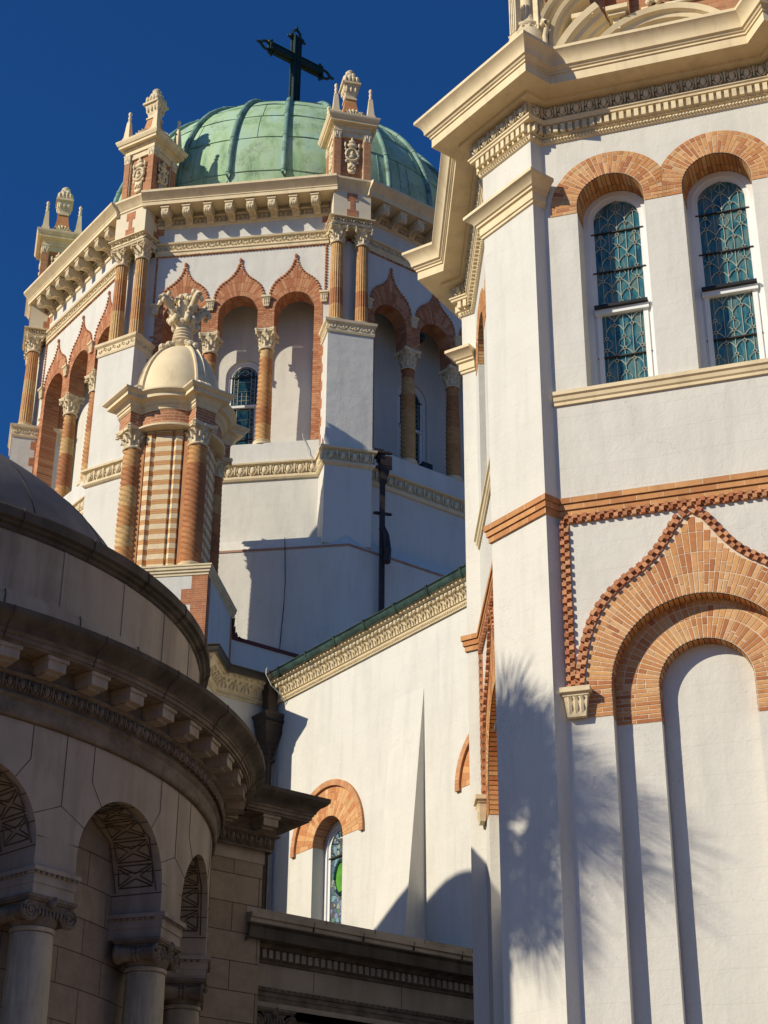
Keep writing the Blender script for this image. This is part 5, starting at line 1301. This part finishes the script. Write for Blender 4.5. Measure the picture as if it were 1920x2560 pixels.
for a in CT4:
    F_ = Frame(T, a)
    def RB(e, off, w_): return F_.P(w_, (DA + off) * cos(rad(e)), DZ0 + (DB + off) * sin(rad(e)))
    es = list(range(4, 84, 5)); vs = []
    for e in es:
        ww = .17 * (1 - .45 * e / 90)
        vs += [RB(e, -.03, -ww), RB(e, .05, -ww), RB(e, .07, -ww * .7), RB(e, .03, -ww * .6), RB(e, .03, ww * .6), RB(e, .07, ww * .7), RB(e, .05, ww), RB(e, -.03, ww)]
    mb.add(vs, [(i * 8 + j, i * 8 + j + 1, (i + 1) * 8 + j + 1, (i + 1) * 8 + j) for i in range(len(es) - 1) for j in range(7)])
    sp = [F_.P(0, 1.18 + .17 * cos(t) * (1 - t / 9), 24.34 + .17 * sin(t) * (1 - t / 9)) for t in [i * .5 for i in range(14)]]
    for w_ in (-.13, -.05, .05, .13): mb.tube([(x + F_.t[0] * w_, y + F_.t[1] * w_, z) for x, y, z in sp], .055, 6)
    for sg in (-1, 1): mb.ell(F_.P(sg * .17, 1.22, 24.36), .07, .07, .09, 0, 8, 5)
    for i in range(5): mb.ell(RB(60 + i * 5, .10, (-1) ** i * .05), .10, .10, .09, 0, 8, 5); mb.ell(RB(62 + i * 5, .08, .10), .07, .06, .06, 0, 6, 4); mb.ell(RB(62 + i * 5, .08, -.10), .07, .06, .06, 0, 6, 4)
mb.build('cupola_rib', M['cream_orn'], cup, smooth=35)
mb = MB()
mb.lathe(T, [(.30, 26.0), (.36, 26.08), (.40, 26.14), (.30, 26.2), (.22, 26.26), (.24, 26.3), (.30, 26.34), (.25, 26.4), (.28, 26.44), (.24, 26.5), (.27, 26.54), (.22, 26.6), (.25, 26.64), (.21, 26.72), (.23, 26.78), (.30, 26.84), (.31, 26.9), (.22, 27.0), (.18, 27.1), (.2, 27.3), (.22, 27.45), (.2, 27.65), (.12, 27.8), (0, 27.84)], 20)
for i in range(12): a = 2 * pi * i / 12; mb.ell((T[0] + .36 * cos(a), T[1] + .36 * sin(a), 26.16), .07, .07, .06, 0, 6, 4)
for a, k in [(c, j) for j, c in enumerate(CT4)]:
    F_ = Frame(T, a)
    def pt(r, z, w_=0): return F_.P(w_, r, z)
    mb.tube([pt(.12, 27.0), pt(.24, 27.08), pt(.34, 27.2), pt(.46, 27.36), pt(.58, 27.50), pt(.68, 27.55), pt(.74, 27.49), pt(.70, 27.40)], .10, 8, rr=[.10, .10, .10, .10, .10, .09, .08, .05])
    for r, z, s_ in ((.33, 26.92, .12), (.29, 27.06, .08), (.40, 27.20, .07), (.56, 27.62, .08), (.44, 27.50, .07), (.70, 27.38, .08), (.20, 27.66, .09), (.30, 27.56, .07)):
        for w_ in (-.09, .09): mb.ell(pt(r, z, w_), s_ * .85, s_ * .75, s_, a, 8, 5)
mb.ell((T[0], T[1], 27.72), .17, .17, .17, 0, 10, 6)
mb.build('finial', M['cream_orn'], tur, smooth=50)
# parapet wall that runs from the turret plinth to the drum
PB = FT1.P(1.40, -1.30, 0)[:2]; FPB = Frame(PB, 143.5)
mb = MB(); mb.box(FPB, -.3, 7, -.4, 0, 12, 18.38); par = thing('parapet_wall', 'low shaded parapet wall with a dark maroon coping, behind the copper gutter corner', 'wall', (*PB, 12))
mb.build('wall', M['stucco'], par)
mb = MB(); mb.box(FPB, .1, 7, -.44, .04, 18.38, 18.47)
L_ = [(.0, 18.98), (.02, 18.75), (.06, 18.6), (.14, 18.5), (.3, 18.44)]
for (u0, z0), (u1, z1) in zip(L_, L_[1:]): mb.prism(FPB, [(u0, z0 - .07), (u1, z1 - .07), (u1 + .03, z1), (u0 + .06, z0)], -.44, .04)
mb.build('coping', M['roofdark'], par)

# ================================================================= STONE ROTUNDA
RC = (-9.203, 25.383); RR = 6.6
rot = thing('stone_rotunda', 'round grey limestone mausoleum in shade with Ionic columns, arches and a heavy bracketed cornice', 'mausoleum', (RC[0], RC[1], 0))
AR = [140.6, 118.1, 95.6]; ACOL = [151.85, 129.35, 106.85, 84.35]
FC_ = Cyl(RC, RR, 118.1); D2R = pi / 180
ua = lambda a: (118.1 - a) * D2R * RR
OR_, OS_ = .956, 7.83
mb = MB(); wall_arches(mb, FC_, ua(168), ua(40), 7.55, 9.42, 0, -.8, [(ua(a), OR_, OS_, 7.55) for a in (163.1, 140.6, 118.1, 95.6, 73.1)], 28, du=.15)
mb.build('arcade_wall', M['stone'], rot, smooth=20)
mb = MB(); mb.cyl = (RC[0], RC[1], 5.8); mb.lathe(RC, [(5.85, 0), (5.85, 9.4)], 144); mb.build('inner_wall', M['ashlar'], rot, smooth=30)
EP = [(0, 9.36), (.05, 9.37), (.07, 9.40), (.07, 9.58), (.09, 9.60), (.12, 9.63), (.10, 9.67), (.08, 9.69), (.12, 9.84), (.20, 9.88), (.20, 9.90), (.14, 9.91), (.14, 10.12), (.53, 10.12), (.53, 10.15), (.56, 10.155), (.56, 10.21), (.585, 10.215), (.585, 10.24), (.61, 10.25)]
CY = [(.61, 10.25), (.62, 10.29), (.66, 10.34), (.73, 10.38), (.775, 10.43), (.78, 10.50), (-.15, 10.66)]
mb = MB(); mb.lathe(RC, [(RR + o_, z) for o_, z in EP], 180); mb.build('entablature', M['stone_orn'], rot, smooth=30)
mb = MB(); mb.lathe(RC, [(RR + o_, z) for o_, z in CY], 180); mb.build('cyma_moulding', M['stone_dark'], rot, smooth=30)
mb = MB(); mb.lathe(RC, [(6.45, 10.6), (6.45, 11.08), (6.42, 11.1), (6.42, 11.16), (6.32, 11.18), (6.32, 11.24), (6.25, 11.26), (6.25, 12.12)], 180)
mb.build('attic_wall', M['stone'], rot, smooth=30)
mb = MB(); mb.lathe(RC, [(6.25, 12.10), (6.28, 12.12), (6.28, 12.17), (6.33, 12.19), (6.35, 12.22), (6.41, 12.24), (6.41, 12.38), (6.38, 12.42), (5.6, 12.46)], 180)
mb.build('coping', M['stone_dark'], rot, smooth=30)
def dome_pt(e):
    r, z = 5.42 * cos(rad(e)), 12.19 + 3.63 * sin(rad(e))
    if e > 50: f = (e - 50) / 40.0; z += 1.9 * f * f * (3 - 2 * f) * .95  # crown out of view, raised so its shadow arcs higher on the nave
    return r, z
mb = MB(); mb.lathe(RC, [dome_pt(e) for e in range(0, 91, 3)], 128); dm = mb.build('dome', M['dome_stone'], rot, smooth=True)
mb = MB()
for a in range(0, 360, 20):
    mb.tube([(RC[0] + dome_pt(e)[0] * sin(rad(a + 8)), RC[1] + dome_pt(e)[0] * cos(rad(a + 8)), dome_pt(e)[1]) for e in range(0, 86, 5)], .012, 4)
mb.build('joint', M['stone_joint'], dm)
mb = MB()
for a in (140.8, 129.9, 118.6, 108.1, 97.5, 87, 76): 
    u = ua(a) * 6.25 / 6.6; F_ = Frame((RC[0] + 6.25 * dirv(a)[0], RC[1] + 6.25 * dirv(a)[1]), a); mb = MB(); mb.box(F_, -.02, .02, -.02, .012, 11.26, 12.10); mb.build('attic_strip', M['stone'], rot)
mb = MB()
for k, a in enumerate(range(60, 170, 11)):
    d = dirv(a + .5)
    mb.tube([(RC[0] + (r_ + .003) * d[0], RC[1] + (r_ + .003) * d[1], z) for r_, z in ((6.28, 12.12), (6.41, 12.24), (6.41, 12.38), (6.37, 12.43))], .012, 4)
    d = dirv(a + 4.5); mb.tube([(RC[0] + (RR + o_ + .003) * d[0], RC[1] + (RR + o_ + .003) * d[1], z) for o_, z in EP[14:] + CY[1:]], .013, 4)
    d = dirv(a + 2); mb.tube([(RC[0] + r_ * d[0], RC[1] + r_ * d[1], z) for r_, z in ((6.455, 10.64), (6.455, 11.08), (6.43, 11.16))], .010, 4)
# joints of the arcade wall
mb.tube([FC_.P(ua(168) + (ua(40) - ua(168)) * i / 160, .002, 9.365) for i in range(161)], .013, 4)
def jl(pts, r_=.0055, n=.002): mb.tube([FC_.P(u, n, z) for u, z in pts], r_, 4)
for a in (163.1, 140.6, 118.1, 95.6, 73.1):
    c = ua(a)
    for th in (24, 55, 128, 156):
        R2 = 1.42 if th in (24, 156) else 1.3; p0 = (c + OR_ * cos(rad(th)), OS_ + OR_ * sin(rad(th))); p1 = (c + R2 * cos(rad(th)), OS_ + R2 * sin(rad(th)))
        if p1[1] > 9.30: f = (9.36 - p0[1]) / (p1[1] - p0[1]); p1 = (p0[0] + (p1[0] - p0[0]) * f, 9.36); jl([p0, p1])
        else:
            jl([p0, p1])
            if th in (55, 128): jl([p1, (p1[0], 9.36)])
            else: jl([p1, (c + (1.296 if th < 90 else -1.296), p1[1] + .02)])
    jl([(c + OR_, 7.95), (c + 2.592 - OR_, 7.95)]); jl([(c + 1.296, 8.43), (c + 1.296, 9.36)])
    for th in range(-4, 190, 22): # soffit joints
        t = rad(th); t0 = max(0, min(pi, t)); mb.tube([FC_.P(c + (OR_ - .003) * cos(t0), n_, OS_ + (OR_ - .003) * sin(t0)) for n_ in (0, -.4, -.8)], .007, 4)
mb.build('joint', M['stone_joint'], rot)
# carved soffit panels
for a in (140.6, 118.1, 95.6):
    mb = MB(); c = ua(a); q = OR_ - .004
    def SP_(t, n_): return FC_.P(c + q * cos(rad(t)), n_, OS_ + q * sin(rad(t)))
    def pl(pts): 
        o_ = []
        for (t0, n0_), (t1, n1_) in zip(pts, pts[1:]):
            for i in range(4): f = i / 4; o_.append(SP_(t0 + (t1 - t0) * f, n0_ + (n1_ - n0_) * f))
        o_.append(SP_(*pts[-1])); mb.tube(o_, .010, 4)
    t = 4
    while t < 172:
        A_, B_, m_ = -.14, -.66, -.40
        pl([(t + 2, A_), (t + 2, B_), (t + 9, m_), (t + 2, A_)]); pl([(t + 20, A_), (t + 20, B_), (t + 13, m_), (t + 20, A_)])
        pl([(t + 4, A_), (t + 18, A_), (t + 11, m_ + .07), (t + 4, A_)]); pl([(t + 4, B_), (t + 18, B_), (t + 11, m_ - .07), (t + 4, B_)]); t += 21
    pl([(2, -.09), (178, -.09)]); pl([(2, -.71), (178, -.71)])
    mb.build('soffit_carving', M['stone_dark'], rot)
# egg and dart and modillions
mb = MB(); k = 150
FE = Cyl(RC, RR, 118.1); egg_row(mb, FE, ua(165), ua(45), .13, 9.775, .17, .185, .055); mb.build('egg_and_dart', M['stone_orn'], rot, smooth=True)
mb = MB(); F0 = Frame((0, 0), 180)
mb.box(F0, -.14, .14, 0, .335, -.18, -.02); mb.box(F0, -.165, .165, 0, .36, -.05, -.0)
prof = [(.0, -.18), (.12, -.17), (.22, -.15), (.0, -.15)]
mb.box(F0, -.11, .11, 0, .24, -.215, -.17)
mod = mesh_of(mb.build('modillion', M['stone'], None))
mb = MB()
for s_ in (1, .55):
    P_ = [F0.P(.15 * s_ * a, .17 + .11 * s_ * b, -.004) for a, b in ((-1, 0), (0, 1), (1, 0), (0, -1), (-1, 0))]; mb.tube(P_, .012, 4)
dia = mesh_of(mb.build('diamond_panel', M['stone_orn'], None))
a = 141.5 + 5.7 * 3
# first bracket front centre at 134.65
a = 134.65 + 5.7 * 4
while a > 78:
    d = dirv(a); inst('modillion', mod, rot, (RC[0] + (RR + .14) * d[0], RC[1] + (RR + .14) * d[1], 10.12), a + 180)
    d = dirv(a - 2.85); inst('diamond_panel', dia, rot, (RC[0] + (RR + .14) * d[0], RC[1] + (RR + .14) * d[1], 10.12), a - 2.85 + 180)
    a -= 5.7
# impost blocks, Ionic capitals, shafts
def scroll(mb, F, u, z, n, R_, sg, turns=2.2, r_=.018):
    pts = []
    for i in range(34):
        t = i / 33; q = R_ * (1 - .82 * t); an = pi / 2 + sg * t * turns * 2 * pi; pts.append(F.P(u - q * cos(an) * 1, n, z + q * sin(an)))
    mb.tube(pts, r_, 5)
def ionic(w_=.31, D_=.30):
    F = Frame((0, 0), 180); mb = MB()
    for s_ in (-1, 1):
        cx, cz = s_ * w_, -.17; R_ = .135
        # bolster along n with waist
        pr = [(R_, -D_), (R_, -D_ + .03), (R_ * .8, -D_ + .06), (R_ * .62, 0), (R_ * .8, D_ - .06), (R_, D_ - .03), (R_, D_)]
        vs = []
        for r_, nn in pr:
            for i in range(20): t = 2 * pi * i / 20; vs.append(F.P(cx + r_ * cos(t), nn, cz + r_ * sin(t)))
        mb.add(vs, [(j * 20 + i, j * 20 + (i + 1) % 20, (j + 1) * 20 + (i + 1) % 20, (j + 1) * 20 + i) for j in range(6) for i in range(20)] + [tuple(range(20)), tuple(range(120, 140))])
        for nn in (D_ + .004, -D_ - .004): scroll(mb, F, cx, cz, nn, R_ * .93, s_, 2.2, .016); mb.ell(F.P(cx, nn, cz), .03, .02, .03, 0, 8, 4)
        for nn in (-.03, .03): mb.tube([F.P(cx + R_ * .66 * cos(t), nn, cz + R_ * .66 * sin(t)) for t in [2 * pi * i / 12 for i in range(13)]], .018, 5)
    for nn in (-D_, D_): mb.box(F, -w_, w_, *sorted((nn, nn * .85)), -.13, -.045)
    mb.box(F, -w_ - .02, w_ + .02, -D_ + .03, D_ - .03, -.10, -.04)
    mb.box(F, -.37, .37, -.33, .33, -.04, -.015); mb.box(F, -.39, .39, -.35, .35, -.015, .03)
    for i in range(-3, 4): mb.ell(F.P(i * .058, D_ - .02, -.17), .026, .05, .055, 0, 6, 5)
    mb.ell(F.P(0, D_ + .03, -.05), .06, .05, .06, 0, 8, 5); mb.ell(F.P(.03, D_ + .05, .0), .035, .04, .045, 0, 8, 5)
    for i in range(-1, 2): mb.tube([F.P(s * .17, D_ + .005, -.10 + .01 * i) for s in (-1, 1)], .008, 4)
    mb.lathe((0, 0), [(.255, -.42), (.275, -.38), (.27, -.35), (.262, -.33), (.30, -.26), (.31, -.2), (.28, -.1)], 28)
    return mesh_of(mb.build('capital', M['stone_orn'], None, smooth=40))
ion = ionic()
mb = MB(); mb.lathe((0, 0), [(.40, 0), (.40, .15), (.37, .2), (.34, .3), (.31, .35), (.315, 1.5), (.31, 3), (.30, 4.4), (.285, 5.6), (.268, 6.75), (.265, 6.80), (.285, 6.82), (.285, 6.86)], 40)
csh = mesh_of(mb.build('column', M['stone_col'], None, smooth=40))
def ionic_column(parent, F, u, n, zt):
    p = F.P(u, n, zt - .36 - 6.86); o = inst('column', csh, parent, p, F.na + 180)
    c = bpy.data.objects.new('capital', ion); COLL.objects.link(c); c.parent = o; c.matrix_basis = Matrix.Translation((0, 0, 6.86 + .36 - .03)); return o
for a in ACOL:
    d = dirv(a); F_ = Frame((RC[0] + RR * d[0], RC[1] + RR * d[1]), a)
    mb = MB(); mb.box(F_, -.335, .335, -.80, .015, 7.22, 7.36); mb.box(F_, -.345, .345, -.80, .03, 7.36, 7.47); mb.box(F_, -.36, .36, -.80, .05, 7.47, 7.50); mb.box(F_, -.38, .38, -.80, .075, 7.50, 7.555)
    im = mb.build('impost', M['stone'], rot)
    mb = MB(); SRr = Frame(F_.P(.345, 0, 0)[:2], a - 90); SLl = Frame(F_.P(-.345, 0, 0)[:2], a + 90)
    for i in range(9): mb.ell(F_.P(-.34 + .085 * i, .055, 7.485), .028, .02, .022, 0, 6, 4)
    for i in range(8): mb.ell(SLl.P(-.74 + .09 * i, .02, 7.485), .028, .02, .022, 0, 6, 4)
    mb.build('bead_course', M['stone_orn'], im, smooth=True)
    ionic_column(rot, F_, 0, -.32, 7.22)
# straight pier and its returned entablature
AP_ = (-2.716, 26.83); FPi = Frame(AP_, 143.5)
mb = MB(); mb.box(FPi, -2.0, .98, -3.0, 0, 0, 9.44); mb.build('pier', M['ashlar'], rot)
mb = MB(); mb.box(FPi, -2.0, 1.0, -3.0, .015, 9.44, 9.66); mb.build('pier_band', M['stone'], rot)
PP = [FPi.P(.98, -3, 0)[:2], FPi.P(.98, 0, 0)[:2], FPi.P(-2, 0, 0)[:2]]
mb = MB(); mb.sweep(PP, [(o_ if o_ > .02 else .01, z) for o_, z in EP[5:]]); mb.build('pier_entablature', M['stone_orn'], rot, smooth=30)
mb = MB(); mb.sweep(PP, CY); mb.build('pier_cyma', M['stone_dark'], rot, smooth=30)
mb = MB(); egg_row(mb, FPi, -.5, 1.08, .13, 9.775, .17, .185, .055); FPs = Frame(FPi.P(.98, 0, 0)[:2], 53.5); egg_row(mb, FPs, -.1, 1.5, .13, 9.775, .17, .185, .055)
mb.build('pier_egg_and_dart', M['stone_orn'], rot, smooth=True)
for u in (.03, .80): inst('modillion', mod, rot, FPi.P(u,   .14, 10.12), 143.5 + 180)
for u in (.42,): inst('diamond_panel', dia, rot, FPi.P(u,   .14, 10.12), 143.5 + 180)
inst('diamond_panel', dia, rot, FPi.P(1.28,   .14, 10.12), 143.5 + 180)
# ================================================================= STONE PASSAGE
PS = (-2.90, 27.08); FPS = Frame(PS, 143.5)
pas = thing('stone_passage', 'straight shaded limestone entablature with small square dentils, below the sunlit nave wall', 'colonnade', (*PS, 0))
mb = MB(); mb.box(FPS, .7, 9.5, -2.4, .0, 7.26, 8.0); mb.box(FPS, .7, 9.5, -2.4, .30, 8.60, 8.70); mb.box(FPS, .7, 9.5, -.6, .02, 7.26, 7.34); mb.build('frieze', M['stone'], pas)
mb = MB(); mb.sweep([FPS.P(9.5, 0, 0)[:2], FPS.P(.7, 0, 0)[:2]], [(0, 7.34), (.012, 7.34), (.012, 7.42), (.025, 7.43), (.025, 7.50), (.05, 7.51), (.06, 7.545), (.05, 7.57), (0, 7.58)])
mb.sweep([FPS.P(9.5, 0, 0)[:2], FPS.P(.7, 0, 0)[:2]], [(0, 7.94), (.03, 7.95), (.04, 7.99), (.06, 8.0), (.06, 8.15), (.12, 8.16), (.14, 8.20), (.16, 8.22), (.42, 8.22)])
mb.build('architrave', M['stone_orn'], pas, smooth=30)
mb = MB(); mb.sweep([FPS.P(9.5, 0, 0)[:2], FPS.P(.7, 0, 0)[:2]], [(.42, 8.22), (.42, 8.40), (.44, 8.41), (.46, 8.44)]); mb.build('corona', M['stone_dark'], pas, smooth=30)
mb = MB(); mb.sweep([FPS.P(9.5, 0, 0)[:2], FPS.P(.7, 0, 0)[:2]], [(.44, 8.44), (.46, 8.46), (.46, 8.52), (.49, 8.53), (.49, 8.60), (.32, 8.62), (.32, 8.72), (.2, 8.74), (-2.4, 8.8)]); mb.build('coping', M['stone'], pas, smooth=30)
mb = MB(); dentils(mb, FPS, 1.0, 9.4, .06, .135, 8.01, 8.14, .127, .62); mb.build('dentil_course', M['stone'], pas)
mb = MB()
for u in (2.25, 4.05, 5.9): mb.box(FPS, u - .005, u + .005, 0, .003, 7.6, 7.93)
for u in (1.9, 2.9, 3.95, 5.0, 6.0): mb.box(FPS, u - .006, u + .006, .45, .494, 8.45, 8.6); mb.box(FPS, u + .35, u + .362, .3, .324, 8.62, 8.72)
for i in range(70): mb.ell(FPS.P(1.0 + .12 * i, .06, 7.545), .03, .012, .012, atan2(FPS.t[1], FPS.t[0]), 5, 3)
mb.build('joint', M['stone_joint'], pas)
for u in (1.50, 5.0, 8.5): ionic_column(pas, FPS, u, -.30, 7.26)
mb = MB(); mb.box(FPS, .6, 9.5, -3.0, -2.6, 0, 8.7); mb.build('back_wall', M['stone'], pas)

mb = MB(); mb.lathe(RC, [(7.3, -.3), (7.3, .0), (0, .01)], 96); mb.build('stylobate', M['stone'], rot)
mb = MB(); mb.box(FPS, .6, 9.5, -3.0, .4, -.3, .005); mb.build('stylobate', M['stone'], pas)
# scale both stone buildings about the camera; moves the rotunda's shadow along the nave
CAM_SCALE = 0.92
for _t in (rot, pas):
    _l = Vector(_t.location); _t.scale = (CAM_SCALE,) * 3; _t.location = (_l.x * CAM_SCALE, _l.y * CAM_SCALE, 1.6 + (_l.z - 1.6) * CAM_SCALE)

# ================================================================= PALM (stands left of the view; its fronds shade the tower corner)
def palm(name, px, py, zc, H, cr, nl, seed, label):
    random.seed(seed); t = thing(name, label, 'palm tree', (px, py, 0))
    mb = MB(); pts = [(px - .25 * (1 - z / zc) ** 1.5, py + .45 * (1 - z / zc) ** 1.5, z) for z in [zc * i / 14 for i in range(15)]]
    mb.tube(pts, .18, 10, rr=[.24 - .06 * i / 14 for i in range(15)]); mb.build('trunk', M['trunk'], t, smooth=True)
    mb = MB(); c = Vector(pts[-1])
    for i in range(nl):
        az = random.uniform(0, 2 * pi); el = random.uniform(-1.15, 1.3); L = cr * random.uniform(.28, .62)
        d = Vector((cos(az) * cos(el), sin(az) * cos(el), sin(el))); hub = c + d * L + Vector((0, 0, -.12 * L))
        mb.tube([tuple(c), tuple(c + d * L * .5 + Vector((0, 0, .03))), tuple(hub)], .014, 4)
        side = d.cross(Vector((0, 0, 1))); side = side.normalized() if side.length > .1 else Vector((1, 0, 0)); up = side.cross(d).normalized()
        ns = 26; R_ = cr * random.uniform(.42, .62)
        for k in range(ns):
            an = -1.9 + 3.8 * k / (ns - 1); q = d * cos(an) + side * sin(an); q = (q + up * .12 * cos(an)).normalized(); ln = R_ * (1 - .22 * abs(an) / 1.9) * random.uniform(.85, 1.05)
            e = hub + q * ln + Vector((0, 0, -.14 * ln * random.uniform(.5, 1.6))); m_ = hub + q * ln * .55; wv = q.cross(up).normalized() * .022
            mb.add([tuple(hub), tuple(m_ + wv), tuple(e), tuple(m_ - wv)], [(0, 1, 2, 3)])
    mb.build('crown', M['leaf'], t); random.seed(7); return t
PS_ = 9.5
palm('palm_tree', 1.42 - .8746 * PS_, 19.74 - .4848 * PS_, 7.75 + .6009 * PS_, 14, 1.9, 110, 3, 'cabbage palm with fan fronds, left of the view, shading the tower corner')
